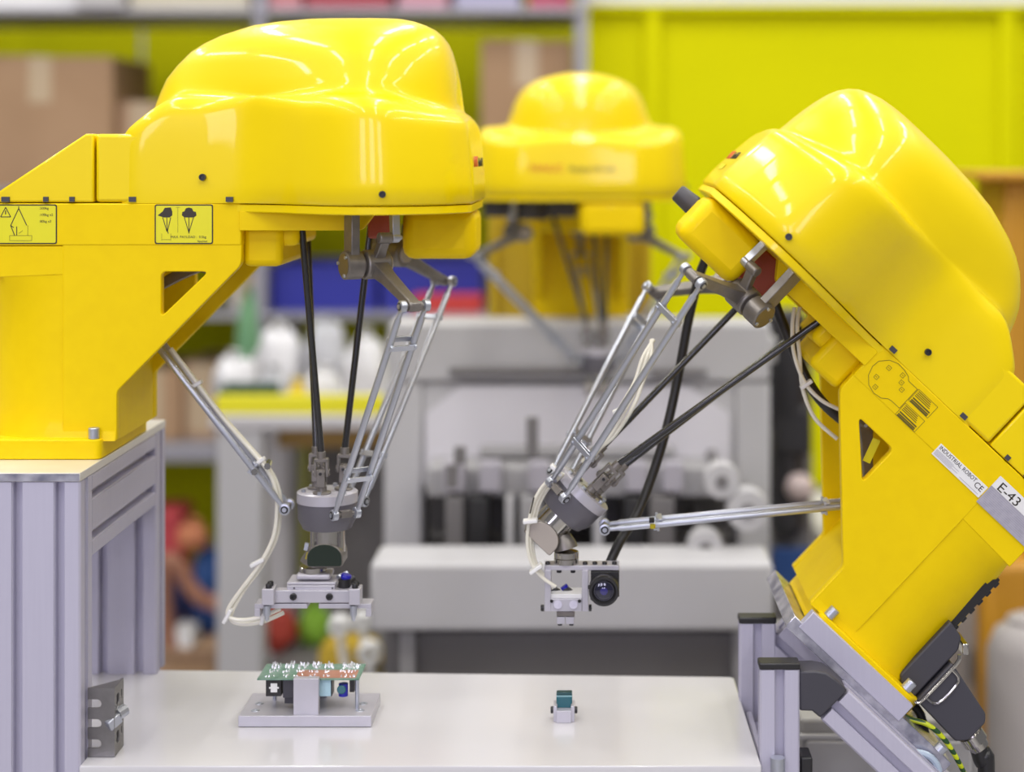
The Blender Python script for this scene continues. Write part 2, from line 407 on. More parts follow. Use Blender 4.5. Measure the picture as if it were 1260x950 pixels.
# ---------------------------------------------------------------- arms, shafts, wrist (millimetres, robot space)
def arm(root, hub, end, bot, flip=1):
    hub, end, bot = Vector(hub), Vector(end), Vector(bot)
    hd = V(end.x-hub.x, end.y-hub.y, 0).normalized(); t = V(-hd.y, hd.x, 0)*flip
    up_ = V(0,0,1)
    # lever: hub boss, tapering bar, horn
    mb = MB()
    mb.lathe(hub - t*13, t, [(0,12),(1,14.5),(25,14.5),(26,12)], 24)
    d = (end-hub).normalized(); n = d.cross(t).normalized()
    a0, a1 = hub + d*8, end
    rings = []
    for p, w, h in ((hub, 9, 9), (hub + (end-hub)*0.35, 6.5, 6), (hub + (end-hub)*0.8, 5.5, 5), (end + d*4, 5.5, 4.8)):
        rings.append([p + t*w*sx + n*h*sy for sx, sy in ((-1,-1),(1,-1),(1,1),(-1,1))])
    mb.loft(rings)
    up = V(0,0,1); horn = hub + hd*22 + up*27
    rings = [[p + t*w*sx + q*h*sy for sx, sy in ((-1,-1),(1,-1),(1,1),(-1,1))] for p, w, h, q in ((hub, 7, 8, hd), (hub + hd*12 + up*13, 5, 5, hd), (horn, 5, 5, hd))]
    mb.loft(rings)
    mb.lathe(horn - t*7, t, [(0,5.5),(14,5.5)], 14)
    lever = mk('lever_arm', mb, NICK, root, 'mm', 1.2)
    mk('hub_cap', MB().lathe(hub - t*34, t, [(0,12.5),(1,14),(17,14),(17,9),(22,9)], 24), CHROME if False else NICK, lever, 'mm', 0)
    hc = MB().lathe(hub - t*34.6, t, [(0,11.5),(0.8,11.5)], 24)
    mk('hub_plate', hc, mat('bronze_plate', (0.22,0.17,0.08), 0.35, 0.5), lever, 'mm')
    for k in range(3):
        e_ = (up_*math.cos(R(120*k+40)) + hd*math.sin(R(120*k+40)))*10.5; mk('screw', MB().lathe(hub - t*36 + e_, t, [(0,1.8),(2,1.8)], 10), STEEL, lever, 'mm')
    mk('hub_disc', MB().lathe(hub + t*13, t, [(0,9.5),(2.5,9.5),(2.5,3),(1.2,2.5)], 20), GOLD if False else BEIGE, lever, 'mm', 0)
    hb = hub - t*25
    mk('hanger', MB().bar(hb, V(hb.x, hb.y, -8), 9, 18, t), NICK, lever, 'mm', 0.8)
    lk = MB(); q = horn + t*11
    lk.lathe(q - t*4, t, [(0,5),(8,5)], 12); lk.bar(q, V(q.x - hd.x*2, q.y - hd.y*2, -6), 8, 8, t)
    lk.sphere(q + t*5, 3)
    mk('drive_link', lk, STEEL, lever, 'mm', 0.6)
    cb = MB(); cb.lathe(end - t*12, t, [(0,2.6),(24,2.6)], 12); cb.lathe(end - t*7, t, [(0,5),(14,5)], 14)
    mk('cross_pin', cb, NICK, lever, 'mm', 0)
    cb = MB(); cb.lathe(bot - t*13, t, [(0,2.4),(26,2.4)], 12); cb.bar(bot - t*6, bot + t*6, 7, 7, up)
    mk('cross_pin', cb, NICK, lever, 'mm', 0.4)
    ax = (bot-end); L = ax.length; ax.normalize(); tt = t
    for s in (-1, 1):
        p0, p1 = end + t*12.5*s, bot + t*12.5*s
        e = (p1-p0).normalized(); l = (p1-p0).length
        rd = MB(); rd.lathe(p0, e, [(2,2.2),(14,2.4),(16,3.4),(l-16,3.4),(l-14,2.6),(l-2,2.3)], 12)
        rod = mk('rod', rd, STEEL, lever, 'mm', 0)
        for p in (p0, p1):
            bj = MB(); bj.lathe(p - t*3.2, t, [(0,4.2),(0.6,5.8),(5.8,5.8),(6.4,4.2)], 16); bj.lathe(p - t*4.4*(1), t, [(0,2.4),(8.8,2.4)], 10)
            mk('ball_joint', bj, STEEL, lever, 'mm', 0)
            mk('joint_socket', MB().torus(p + t*3.3*s, t, 3.2, 0.8, 18, 6), BLACK, lever, 'mm')
    side = ax.cross(t).normalized()
    for fr in (0.17, 0.80):
        c = end.lerp(bot, fr); cl = MB()
        for k in (-1, 1):
            cl.bar(c + side*4.6*k - t*14.5 + ax*2*k, c + side*4.6*k + t*14.5 + ax*2*k, 1.8, 6, side)
        for s in (-1, 1): cl.cyl(c + t*12.5*s - side*7, c + t*12.5*s + side*7, 1.5, n=10)
        mk('rod_clamp', cl, STEEL, lever, 'mm', 0.3)
    return lever
def universal_joint(root, p, d, shaft):
    d = d.normalized(); _, u, v = basis(d)
    mb = MB(); mb.lathe(p, d, [(0,9.5),(2,9.5),(2,5),(8,5)], 18)
    b = p + d*8
    for s in (-1, 1):
        mb.obox(b + d*9 + u*6*s, u*1.4, v*4.2, d*9)
        mb.obox(b + d*19 + v*6*s, u*4.2, v*1.4, d*9)
    mb.obox(b + d*1.5, u*7, v*4.2, d*1.8); mb.obox(b + d*27, u*4.2, v*7, d*1.8)
    c = b + d*14
    mb.cyl(c - u*8.5, c + u*8.5, 3.4, n=12); mb.cyl(c - v*8.5, c + v*8.5, 3.4, n=12)
    mb.lathe(b + d*28, d, [(0,4.6),(8,4.6),(8,3.6)], 14)
    o = mk('universal_joint', mb, NICK, root, 'mm', 0.5)
    pin = MB()
    for q in (u, -u, v, -v): pin.cyl(c + q*8.4, c + q*8.9, 1.7, n=8)
    mk('joint_pin', pin, BLACK, o, 'mm')
    return b + d*34
def delta(root, w, ends, shaft_tops, wrist_face, my=1):
    """w: wrist point; ends: lever ends for front-right, front-left, rear"""
    w = Vector(w)
    hubs = [(72,-90,-60), (72,90,-60), (-112,0,-60)]
    offs = [(24,-35,-17), (24,35,-17), (-42,0,-17)]
    for h, e, o_, fl in zip(hubs, ends, offs, (1, -1, 1)): arm(root, h, e, w + V(*o_), fl)
    for (az, top) in zip((-100, 20, 140), shaft_tops):
        p = w + V(17*math.cos(R(az)), my*17*math.sin(R(az)), 0); top = V(top[0], my*top[1], top[2])
        q = universal_joint(root, p, V(0,0,1)*0.9 + (top-p).normalized()*0.35, None)
        sh = MB(); sh.cyl(q - (top-q).normalized()*3, top, 3.5, n=14); mk('drive_shaft', sh, SHAFT, root, 'mm')
    wr = MB(); wr.lathe(w, V(0,0,-1), [(0,30),(1,31.5),(11,31.5),(11.3,30)], 40); ring = mk('wrist_ring', wr, ALUG, root, 'mm')
    for k in range(6):
        a = R(60*k + 20); mk('screw', MB().cyl(w + V(25*math.cos(a), 25*math.sin(a), 0), w + V(25*math.cos(a), 25*math.sin(a), 3), 2.4, n=8), STEEL, ring, 'mm')
    wr = MB(); wr.lathe(w + V(0,0,-11), V(0,0,-1), [(0,30.5),(17,30.5),(24,26.5),(27,25.5),(27.6,24.5)], 40); mk('wrist_housing', wr, GREYC, root, 'mm')
    wr = MB(); wr.lathe(w + V(0,0,-38), V(0,0,-1), [(0,22),(1.5,22),(1.5,18.4),(28,18.4)], 32); mk('wrist_sleeve', wr, CHROME, root, 'mm')
    poly = [(-18.6,-30),(18.6,-30),(18.6,-21)] + [(18.6*math.cos(R(a)), -21 + 15*math.sin(R(a))) for a in range(10, 171, 10)] + [(-18.6,-21)]
    blk = MB(); blk.prism(fillet(poly, [3,3] + [0]*(len(poly)-2)), -19.5, 16, lambda x, z, y: w + V(x, my*y, -45+z))
    blk = mk('wrist_block', blk, NICK, root, 'mm', 1.0)
    po = [(x*0.95, (z+18)*0.93-18) for x, z in poly]
    mk('wrist_cover', MB().prism(fillet(po, [3,3] + [0]*(len(po)-2)), -20.1, -19, lambda x, z, y: w + V(x, my*y, -45+z)), wrist_face, blk, 'mm')
def rot_frame(Ox, Oy, Oz, F, U):
    F = Vector(F); U = Vector(U); L = U.cross(F)
    M = Matrix((F, L, U)).transposed().to_4x4(); M.translation = V(Ox, Oy, Oz); return M
tA = R(43.3)
M_A = rot_frame(-0.29, 1.80, 0.530, (1,0,0), (0,0,1))
M_B = rot_frame(0.2391, 1.80, 0.4321, (-math.cos(tA),0,math.sin(tA)), (math.sin(tA),0,math.cos(tA)))
M_C = rot_frame(-0.026, 2.78, 0.515, (0,-1,0), (0,0,1))
# ================================================================ ROBOT A (upright, on the slotted aluminium stand)
TOPS = [(-8,-50,-14), (55,20,-14), (-18,45,-14)]
A = thing('delta_robot', 'upright yellow delta robot on slotted aluminium stand, wide two-rail gripper over circuit board', 'robot', M_A, 'yellow delta robots')
build_body(A)
delta(A, (11,0,-301), [(118,-160,-95), (118,160,-95), (-197,0,-106)], TOPS, DGREEN)
mk('motor', MB().box((56,-24,-38), (84,24,-8)), REDB, A, 'mm', 3)
def side_T(x, z, s=-1, off=0.0809):       # lettering frame on the robot's flank; x, z in metres
    return frame((x, s*off, z), (-s, 0, 0), (0, 0, 1))
def ring_poly(x0, z0, x1, z1, w, r):
    return fillet([(x0,z0),(x1,z0),(x1,z1),(x0,z1)], r), fillet([(x0+w,z0+w),(x1-w,z0+w),(x1-w,z1-w),(x0+w,z1-w)], r*0.7)
def flank_label(root, x0, z0, x1, z1, face, s=-1, border=True):
    T = Matrix.Translation((0, s*0.0807, 0)) @ Rxz
    lab = shape('label', fillet([(x0,z0),(x1,z0),(x1,z1),(x0,z1)], 2.5), [], 0.15, 0, face, root, T, 0.001)
    if border:
        a, b = ring_poly(x0, z0, x1, z1, 1.2, 2.5)
        shape('label_border', a, [b], 0.15, 0, INK, lab, Matrix.Translation((0, s*0.0809, 0)) @ Rxz, 0.001)
    return lab
def flank_lines(name, root, segs, w, m, s=-1, off=80.95):
    mb = MB()
    for (x0, z0, x1, z1) in segs: mb.bar((x0, s*off, z0), (x1, s*off, z1), 0.2, w, (0, 1, 0))
    return mk(name, mb, m, root, 'mm')
lab = flank_label(A, -148, -40.5, -90, -1, LABY)
hoodS = [(-145,-12),(-140,-8),(-138,-4.5),(-132,-4),(-130.5,-8),(-130.5,-12),(-133,-14),(-139,-14)]
hoodF = [(-121,-12),(-120.5,-8.5),(-118.5,-8),(-117,-5),(-114,-4.2),(-111,-5),(-109.5,-8),(-107,-8.5),(-106.5,-12),(-109,-14),(-118.5,-14)]
T2 = Matrix.Translation((0, -0.0809, 0)) @ Rxz
shape('pictogram', hoodS, [], 0.12, 0, INK, lab, T2, 0.001); shape('pictogram', hoodF, [], 0.12, 0, INK, lab, T2, 0.001)
flank_lines('pictogram', lab, [(-140,-14,-135.8,-28),(-136,-14,-135.6,-28),(-132,-14,-135.4,-28),(-118.5,-14,-114,-29),(-114,-14,-114,-30),(-109.5,-14,-114,-29),(-135.5,-26,-134.5,-30)], 0.7, INK)
flank_lines('dimension_lines', lab, [(-125,-4,-125,-29),(-127,-4,-123,-4),(-141,-30,-141,-37),(-132,-30,-132,-37),(-141,-36,-132,-36)], 0.25, OLIVE)
lettering('label_lettering', 'MAX. PAYLOAD :', 0.0034, INK, lab, side_T(-0.1320, -0.0345), thick=0.00012)
lettering('label_lettering', '0.5kg', 0.0034, INK, lab, side_T(-0.1040, -0.0345), thick=0.00012)
lettering('label_lettering', '%payload', 0.0026, INK, lab, side_T(-0.1055, -0.0385), thick=0.00012)
lab = flank_label(A, -306, -40.5, -245, -1, LABY)
flank_lines('warning_triangle', lab, [(-301,-13.5,-296,-4),(-296,-4,-291,-13.5),(-291,-13.5,-301,-13.5)], 0.8, INK)
flank_lines('warning_triangle', lab, [(-296,-7,-296,-11)], 0.9, INK)
flank_lines('pictogram', lab, [(-283,-5,-291,-22),(-283,-5,-275,-22),(-283,-5,-283,-3),(-291,-22,-287,-32),(-291,-22,-288,-24),(-285,-23,-285,-32)], 0.8, INK)
flank_lines('pictogram', lab, [(-292,-32,-270,-32),(-292,-37,-270,-37),(-292,-32,-292,-37),(-270,-32,-270,-37),(-274,-22,-274,-32),(-283,-30,-279,-27)], 0.35, OLIVE)
for tx, z in ((':500kg', -0.006), (':100kg x2', -0.0125), (':80kg x3', -0.019)):
    lettering('label_lettering', tx, 0.0035, INK, lab, side_T(-0.2625, z), thick=0.00012)
# tool of robot A: neck, flange, two-rail gripper
def hexbolt(root, p, d, r, l, m=BLACK, nm='screw'):
    d = Vector(d).normalized()
    return mk(nm, MB().lathe(Vector(p), d, [(0,r),(l*0.8,r),(l,r*0.8),(l,r*0.5),(l*0.5,r*0.45)], 14), m, root)
nk = MB(); nk.lathe(P(392,676,1.80), P(385,697,1.80)-P(392,676,1.80), [(0,0.011),(0.008,0.0125),(0.016,0.0145)], 24)
mk('tool_neck', nk, NICK, A)
nk = MB(); nk.lathe(P(385,696,1.80), V(0,0,-1), [(0,0.0135),(0.0005,0.0142),(0.008,0.0142),(0.008,0.0125)], 28); mk('tool_flange', nk, CHROME, A)
g = MB(); g.pbox(364,707,406,714,1.785,1.815); gr = mk('gripper_mount', g, ALUG, A, bevel=0.002)
g = MB(); g.pbox(353,716.5,413,720,1.782,1.815); g.pbox(353,720.4,412,726,1.7815,1.815); mk('gripper_body', g, ALUG, gr, bevel=0.0008)
g = MB(); g.pbox(330,726.5,434,742,1.777,1.790); mk('gripper_crossbar', g, ALUG, gr, bevel=0.0008)
for x in (361, 405.5): hexbolt(gr, P(x,734,1.777), (0,-1,0), 0.0036, 0.003)
for x in (362, 409): hexbolt(gr, P(x,723.7,1.7815), (0,-1,0), 0.0009, 0.0006)
for x0, x1 in ((322,337), (429,443)):
    mk('jaw_block', MB().pbox(x0,725,x1,745,1.770,1.790), ALUG, gr, bevel=0.0008)
    c = P((x0+x1)/2, 725, 1.770)
    for dy in (0.005, 0.015): hexbolt(gr, c + V(0,dy,0), (0,0,1), 0.0032, 0.0045)
    pn = MB(); pn.lathe(P((x0+x1)/2-1, 745, 1.775), V(0,0,-1), [(0,0.0036),(0.010,0.0036),(0.010,0.0026),(0.0145,0.0022),(0.0165,0.0008)], 14); mk('locating_pin', pn, STEEL, gr)
for xs in (((313,378),(313,320)), ((392,457),(450,457))):
    j = MB(); j.pbox(xs[0][0],743,xs[0][1],749,1.778,1.800); j.pbox(xs[1][0],749,xs[1][1],759,1.778,1.800)
    mk('gripper_jaw', j, ALUG, gr, bevel=0.0006)
f_ = MB(); f_.cyl(P(424,724,1.79), P(424,712,1.79), 0.0065, n=14); f_.cyl(P(424,718,1.79), P(434,713,1.80), 0.0045, n=12); mk('air_fitting', f_, BLACK, gr)
mk('fitting_ring', MB().lathe(P(425,712.5,1.79), V(0.3,0,1), [(0,0.005),(0.003,0.0058),(0.005,0.005)], 14), BLUE, gr)
mk('air_fitting', MB().cyl(P(416,711,1.80), P(427,706,1.81), 0.003, n=10), STEEL, gr)
sn = MB(); sn.bar(P(378,668,1.783), P(376,677,1.783), 0.003, 0.004); mk('sensor_tab', sn, STEEL, A); mk('sensor_tab', MB().bar(P(380,680,1.786), P(378,688,1.786), 0.003, 0.004), GOLD, A)
hz = [(210,432),(236,466),(270,512),(306,554),(330,583),(339,606),(341,630),(336,665),(318,700),(297,728),(281,752),(283,763),(300,766),(322,762),(345,752)]
for k, (dx, dy) in enumerate(((0,0),(4,5))):
    hs = MB(); hs.tube([P(x+dx*min(1,i/5), y-3+dy*(1 if i > 9 else 0), 1.795+0.006*k) for i, (x, y) in enumerate(hz)], 0.0022); mk('air_hose', hs, HOSE, A)
for (x, y, d) in ((317,692,V(0.9,0,0.45)),(280,758,V(0.5,0,0.9)),(324,759,V(0.2,0,1)),(240,474,V(1,0,0.6)),(318,569,V(1,0,0.7))):
    mk('cable_tie', MB().bar(P(x,y,1.796)-d.normalized()*0.008, P(x,y,1.796)+d.normalized()*0.008, 0.010, 0.004, (0,1,0)), WHITE, A, bevel=0.001)
cl = MB()
for x, y in ((313,581),(329,574)): cl.cyl(P(x,y,1.78), P(x+2,y-5,1.82), 0.0035, n=8)
mk('hose_clip', cl, CHROME, A)

# ================================================================ ROBOT B (tilted back on the sloping frame)
B = thing('delta_robot', 'yellow delta robot tilted back on a sloping plate, small camera beside its gripper', 'robot', M_B, 'yellow delta robots')
build_body(B)
delta(B, (44,0,-316), [(119,-160,-126), (128,160,-78), (-180,0,-125)], TOPS, BEIGE, my=-1)
mk('motor', MB().box((48,-30,-50), (84,30,-8)), REDB, B, 'mm', 3)
mk('front_knob', MB().lathe(V(150,-2,-26), V(1,0,-0.05), [(0,9),(12,9),(14,11),(34,9.5),(36,8)], 20), DGREY, B, 'mm')
# flank labels on the camera side (robot's left, +y)
def quad_label(name, x0, z0, x1, z1, m, parent, off=0.0808):
    return shape(name, [(x0,z0),(x1,z0),(x1,z1),(x0,z1)], [], 0.12, 0, m, parent, Matrix.Translation((0, off, 0)) @ Rxz, 0.001)
st = quad_label('label', -236, -45, -172, -31, WHITE, B); st['label'] = 'white sticker reading industrial robot with CE mark'
lettering('label_lettering', 'INDUSTRIAL ROBOT', 0.0058, INK, st, side_T(-0.1735, -0.0362, 1, 0.0810), thick=0.0001, sx=0.92)
lettering('label_lettering', 'CE', 0.0085, INK, st, side_T(-0.2235, -0.0395, 1, 0.0810), thick=0.0001)
flank_lines('small_print', st, [(-173,-38.2-k*1.2,-196-8*(k%2),-38.2-k*1.2) for k in range(5)] + [(-208,-42.8,-233,-42.8)], 0.45, LABG, 1, 81.05)
st = quad_label('label', -310, -49, -237, -14, LABG, B, 0.0809); st['label'] = 'silver plate with handwritten E-43'
wt = quad_label('label_panel', -310, -27, -237, -14, WHITE, st, 0.08105)
lettering('label_lettering', 'E-43', 0.0135, INK, st, side_T(-0.2420, -0.0262, 1, 0.0813), thick=0.0001, sx=1.15)
flank_lines('small_print', st, [(-239,-29-k*1.9,-285-((k*37) % 20),-29-k*1.9) for k in range(10)], 0.35, ALU, 1, 81.1)
o3 = [(-118,-4)] + [(-88+20*math.cos(R(a)), -19.5+19*math.sin(R(a))) for a in range(110, 256, 12)][::1]
pts = [(-118,-8),(-106,-8),(-103,-5),(-96,-3),(-87,-2.5),(-78,-6),(-71,-14),(-70,-22),(-73,-31),(-80,-38),(-89,-40.5),(-98,-39),(-103,-35),(-107,-34),(-118,-34),(-118,-8)]
lg = flank_lines('layout_marking', B, [(*pts[i], *pts[i+1]) for i in range(len(pts)-1)], 0.5, OLIVE, 1, 80.8)
for bx, bz in ((-83,-12),(-80,-27),(-86,-35),(-98,-8),(-102,-14),(-107,-19)):
    flank_lines('marking_box', lg, [(bx-2,bz-2,bx+2,bz-2),(bx+2,bz-2,bx+2,bz+2),(bx+2,bz+2,bx-2,bz+2),(bx-2,bz+2,bx-2,bz-2),(bx-1,bz,bx+1,bz)], 0.4, OLIVE, 1, 80.8)
for z0 in (-7, -26):
    flank_lines('marking_box', lg, [(-119,z0,-145,z0),(-145,z0,-145,z0-15),(-145,z0-15,-119,z0-15),(-119,z0-15,-119,z0)], 0.4, OLIVE, 1, 80.8)
    flank_lines('small_print', lg, [(-120.5,z0-1.6-k*1.8,-137-((k*5) % 4),z0-1.6-k*1.8) for k in range(4)], 0.8, OLIVE, 1, 80.8)
    flank_lines('small_print', lg, [(-120.5,z0-10,-143,z0-10),(-120.5,z0-12.3,-143,z0-12.3),(-120.5,z0-14,-143,z0-14)], 1.5, OLIVE, 1, 80.8)
fr = shape('label', [(-30,20),(30,20),(30,27),(-30,27)], [], 0.2, 0, LABY, B, frame((0.1705,0,0),(0,1,0),(0,0,1)), 0.001)
# warning tag inside the bracket opening
mk('warning_tag', MB().bar((-128,58,-72),(-136,58,-96), 0.6, 8, (0,1,0)), LABY, B, 'mm')
# rear connector, plug and cables
cn = MB(); cn.prism(fillet([(-305,-154),(-324,-158),(-331,-170),(-331,-236),(-322,-240),(-305,-228)], 3), 30, 66, lambda x, z, y: (x, y, z))
sock = mk('cable_socket', cn, DGREY, B, 'mm', 2)
mk('socket_latch', MB().bar((-330,48,-160),(-338,48,-168), 44, 6, (0,1,0)), CHROME, sock, 'mm', 1)
mk('latch_wire', MB().tube([V(-333,70,-236), V(-337,71,-230), V(-337,71,-182), V(-333,70,-172)], 2.0, 8, 4), CHROME, sock, 'mm')
mk('latch_wire', MB().tube([V(-337,71,-226), V(-350,71,-222), V(-350,71,-192), V(-337,71,-188)], 1.6, 8, 4), CHROME, sock, 'mm')
pl = MB(); pl.prism(fillet([(-333,-183),(-333,-235),(-390,-238),(-399,-228),(-399,-204),(-393,-197)], 3), 26, 70, lambda x, z, y: (x, y, z))
plug = mk('cable_plug', pl, DGREY, B, 'mm', 2)
gl = MB(); gl.lathe(V(-394,48,-222), V(-1,0,-0.22), [(0,12),(8,12),(8,10.5),(10,10.5),(10,13),(20,13),(21,11),(27,10)], 16); mk('cable_gland', gl, CHROME, plug, 'mm', 0)
iv = M_B
def Bm(x, y, z): return iv @ V(x*0.001, y*0.001, z*0.001)
cb = MB(); cb.tube([Bm(-416,48,-227), Bm(-432,48,-236), P(1213,930,1.752), P(1214,975,1.752), P(1216,1060,1.755)], 0.0088, 12); mk('power_cable', cb, BLACK, plug)
fan = MB(); fan.box((-318,-45,-165), (-300,52,-90))
for k in range(6): fan.box((-321,-42,-160+k*12), (-317,50,-153+k*12))
mk('vent_grille', fan, BLACK, B, 'mm', 1)
gw = MB(); gw.tube([P(1100,872,1.74), P(1118,884,1.735), P(1142,892,1.73), P(1162,910,1.73), P(1178,935,1.73), P(1190,962,1.735), P(1196,1000,1.74)], 0.0026, 10)
GY = mat('green_yellow_wire', (0.03,0.10,0.02), 0.4)
nt = GY.node_tree; tcn = nt.nodes.new('ShaderNodeTexCoord'); wv = nt.nodes.new('ShaderNodeTexWave'); wv.inputs['Scale'].default_value = 42; wv.bands_direction = 'DIAGONAL'
rp = nt.nodes.new('ShaderNodeValToRGB'); rp.color_ramp.interpolation = 'CONSTANT'; rp.color_ramp.elements[0].color = (0.02,0.07,0.015,1); rp.color_ramp.elements[1].color = (0.55,0.62,0.01,1); rp.color_ramp.elements[1].position = 0.5
nt.links.new(tcn.outputs['Object'], wv.inputs['Vector']); nt.links.new(wv.outputs['Fac'], rp.inputs['Fac']); nt.links.new(rp.outputs['Color'], nt.nodes['Principled BSDF'].inputs['Base Color'])
mk('earth_wire', gw, GY, B)
bw = MB(); bw.tube([P(1104,858,1.76), P(1128,872,1.765), P(1138,900,1.765), P(1140,940,1.77), P(1138,990,1.77)], 0.0045, 10); mk('encoder_cable', bw, BLACK, B)
# camera cable and air hoses of robot B
cc = MB(); cc.tube([P(874,308,1.86), P(862,335,1.87), P(848,390,1.88), P(835,460,1.88), P(822,520,1.87), P(806,575,1.86), P(785,630,1.84), P(762,668,1.82), P(750,694,1.81)], 0.0052, 12); mk('camera_cable', cc, BLACK, B)
cc = MB(); cc.tube([P(945,350,1.83), P(958,385,1.83), P(972,420,1.82), P(992,465,1.81), P(1012,495,1.80), P(1040,520,1.80)], 0.0055, 12); mk('motor_cable', cc, BLACK, B)
for k, pts in enumerate(([(978,378),(975,400),(977,435),(990,470),(1010,492),(1035,505)], [(984,378),(981,402),(984,440),(988,480),(1003,515),(1030,540)])):
    mk('air_hose', MB().tube([P(x,y,1.79+0.006*k) for x, y in pts], 0.0021), HOSE, B)
mk('cable_tie', MB().bar(P(985,478,1.79), P(999,468,1.79), 0.010, 0.004, (0,1,0)), WHITE, B, bevel=0.001)
for k, dx in enumerate((0, 5, -5)):
    mk('air_hose', MB().tube([P(803-dx*0.3,418,1.80), P(796+dx,440,1.79), P(786+dx,470,1.785), P(772+dx*1.5,500,1.78), P(752+dx,535,1.785), P(735+dx*0.6,552,1.79), P(722+dx,568,1.80)], 0.0021), HOSE, B)
mk('cable_tie', MB().bar(P(754,508,1.775), P(771,500,1.775), 0.010, 0.004, (0,1,0)), WHITE, B, bevel=0.001)
for k in range(3):
    mk('air_hose', MB().tube([P(x+k*3.4,y+k*1.5,1.778+0.004*k) for x, y in ((688,580),(668,598),(656,620),(650,648),(649,672),(655,695),(668,711),(684-6*k,722))], 0.0018), HOSE, B)
for x, y, d in ((652,641,V(1,0,0.1)),(659,700,V(1,0,0.7)),(684,578,V(0.7,0,-0.7))):
    mk('cable_tie', MB().bar(P(x,y,1.775)-d.normalized()*0.007, P(x,y,1.775)+d.normalized()*0.008, 0.012, 0.004, (0,1,0)), WHITE, B, bevel=0.001)
mk('hose_print', MB().bar(P(657,612,1.7735), P(652,632,1.7735), 0.0014, 0.0006, (1,0,0)), INK, B)
# tool of robot B: neck, flange, frame with camera and small gripper
nk = MB(); nk.lathe(P(692,658,1.797), P(697,678,1.795)-P(692,658,1.797), [(0,0.008),(0.008,0.0115),(0.015,0.0125)], 24); mk('tool_neck', nk, NICK, B)
nk = MB(); nk.lathe(P(697,678,1.795), V(0,0,-1), [(0,0.0120),(0.0006,0.0128),(0.0062,0.0128),(0.0065,0.0118),(0.0072,0.0128),(0.0125,0.0128)], 28); mk('tool_flange', nk, CHROME, B)
tp = mk('tool_plate', MB().pbox(670,696,762,702,1.784,1.806), ALUG, B, bevel=0.0006)
for x in (674, 720): mk('tool_leg', MB().pbox(x-4,702,x+4,752.5,1.780,1.810), ALUG, tp, bevel=0.0006)
mk('gripper_body', MB().pbox(677.5,737,716,752.5,1.779,1.812), ALUG, tp, bevel=0.0006)
mk('gripper_cap', MB().pbox(677.5,731,716,736.5,1.783,1.810), WHITE, tp, bevel=0.0006)
for x in (686.5, 705.5): mk('gripper_piston', MB().cyl(P(x,744,1.7795), P(x,744,1.7775), 0.0043, n=20), LABG, tp)
for x in (678.8, 713): hexbolt(tp, P(x,739.5,1.779), (0,-1,0), 0.0017, 0.0016)
for x in (674, 720, 732, 744, 756): hexbolt(tp, P(x,696,1.790), (0,0,1), 0.0026, 0.0042)
for x in (688, 705): hexbolt(tp, P(x,702,1.790), (0,0,-1), 0.0026, 0.0022)
hexbolt(tp, P(669.5,748,1.795), (-1,0,0), 0.0036, 0.0035); hexbolt(tp, P(724.5,748,1.795), (1,0,0), 0.0036, 0.0030)
mk('finger_slide', MB().pbox(685,752.5,707,759,1.784,1.806), NICK, tp, bevel=0.0008)
fg = MB(); fg.pbox(685,759.5,695.2,768,1.783,1.807); mk('gripper_finger', fg, ALUG, tp, bevel=0.0004)
fg = MB(); fg.pbox(696.2,759.5,706.5,768,1.783,1.807); mk('gripper_finger', fg, ALUG, tp, bevel=0.0004)
for x in (689, 703): hexbolt(tp, P(x,768,1.79), (0,0,-1), 0.0024, 0.0012)
for x in (682, 697): mk('air_fitting', MB().cyl(P(x-3,724,1.80), P(x+5,731,1.80), 0.0042, 0.0050, n=12), BLACK, tp)
for x in (678.5, 693.5): mk('fitting_ring', MB().cyl(P(x,721,1.80), P(x+2,724,1.80), 0.0040, n=12), BLUE, tp)
cm = mk('camera_body', MB().pbox(727,703,762,735,1.784,1.82), BLACK, tp, bevel=0.001)
c0 = P(743,722,1.784)
ln = MB(); ln.lathe(c0, V(0,-1,0), [(0,0.0150),(0.006,0.0150),(0.006,0.0142),(0.009,0.0142),(0.009,0.0152),(0.020,0.0152),(0.021,0.0145),(0.021,0.0125),(0.0165,0.0105)], 36, True, False); mk('camera_lens', ln, BLACK, cm)
mk('lens_front', MB().lathe(c0 + V(0,-0.0168,0), V(0,-1,0), [(0,0.0108),(0.0012,0.0085),(0.0019,0.0045),(0.0021,0.0004)], 28), GLASS, cm)
mk('lens_ring', MB().torus(c0 + V(0,-0.0172,0), V(0,1,0), 0.0098, 0.0007, 32, 6), DGREY, cm)
mk('lens_iris', MB().lathe(c0 + V(0,-0.0186,0), V(0,-1,0), [(0,0.0044),(0.0005,0.0026),(0.0006,0.0003)], 20), LENSB, cm)
hexbolt(cm, P(727.5,722.5,1.772), (-1,0,0), 0.0022, 0.0035); hexbolt(cm, P(730.5,736,1.772), (-0.7,0,-0.7), 0.0022, 0.003)
cl = MB(); cl.cyl(P(803,645,1.775), P(803,650,1.775), 0.003, n=10); mk('hose_clip', cl, GOLD, B)
cl = MB(); cl.cyl(P(802,637,1.775), P(802,643,1.775), 0.0028, n=10); mk('hose_clip', cl, BLACK, B)

# ================================================================ ROBOT C (behind, facing the viewer)
C = thing('delta_robot', 'yellow delta robot facing forward on top of the grey machine', 'robot', M_C, 'yellow delta robots')
build_body(C)
delta(C, (20,30,-245), [(118,-160,-95), (118,160,-95), (-190,0,-110)], TOPS, BEIGE)
for s, x in ((-1, 60), (1, 60)):
    mk('motor', MB().cyl((x, s*78, -9), (x, s*78, -40), 30, n=20), DGREY, C, 'mm', 2)
mk('gearbox', MB().box((20,-150,-36), (70,-4,-9)), DGREY, C, 'mm', 3)
mk('side_inlet', MB().lathe(V(95,-150,38), V(0.35,-1,0), [(0,22),(14,22),(14,16),(10,16)], 20), DGREY, C, 'mm')
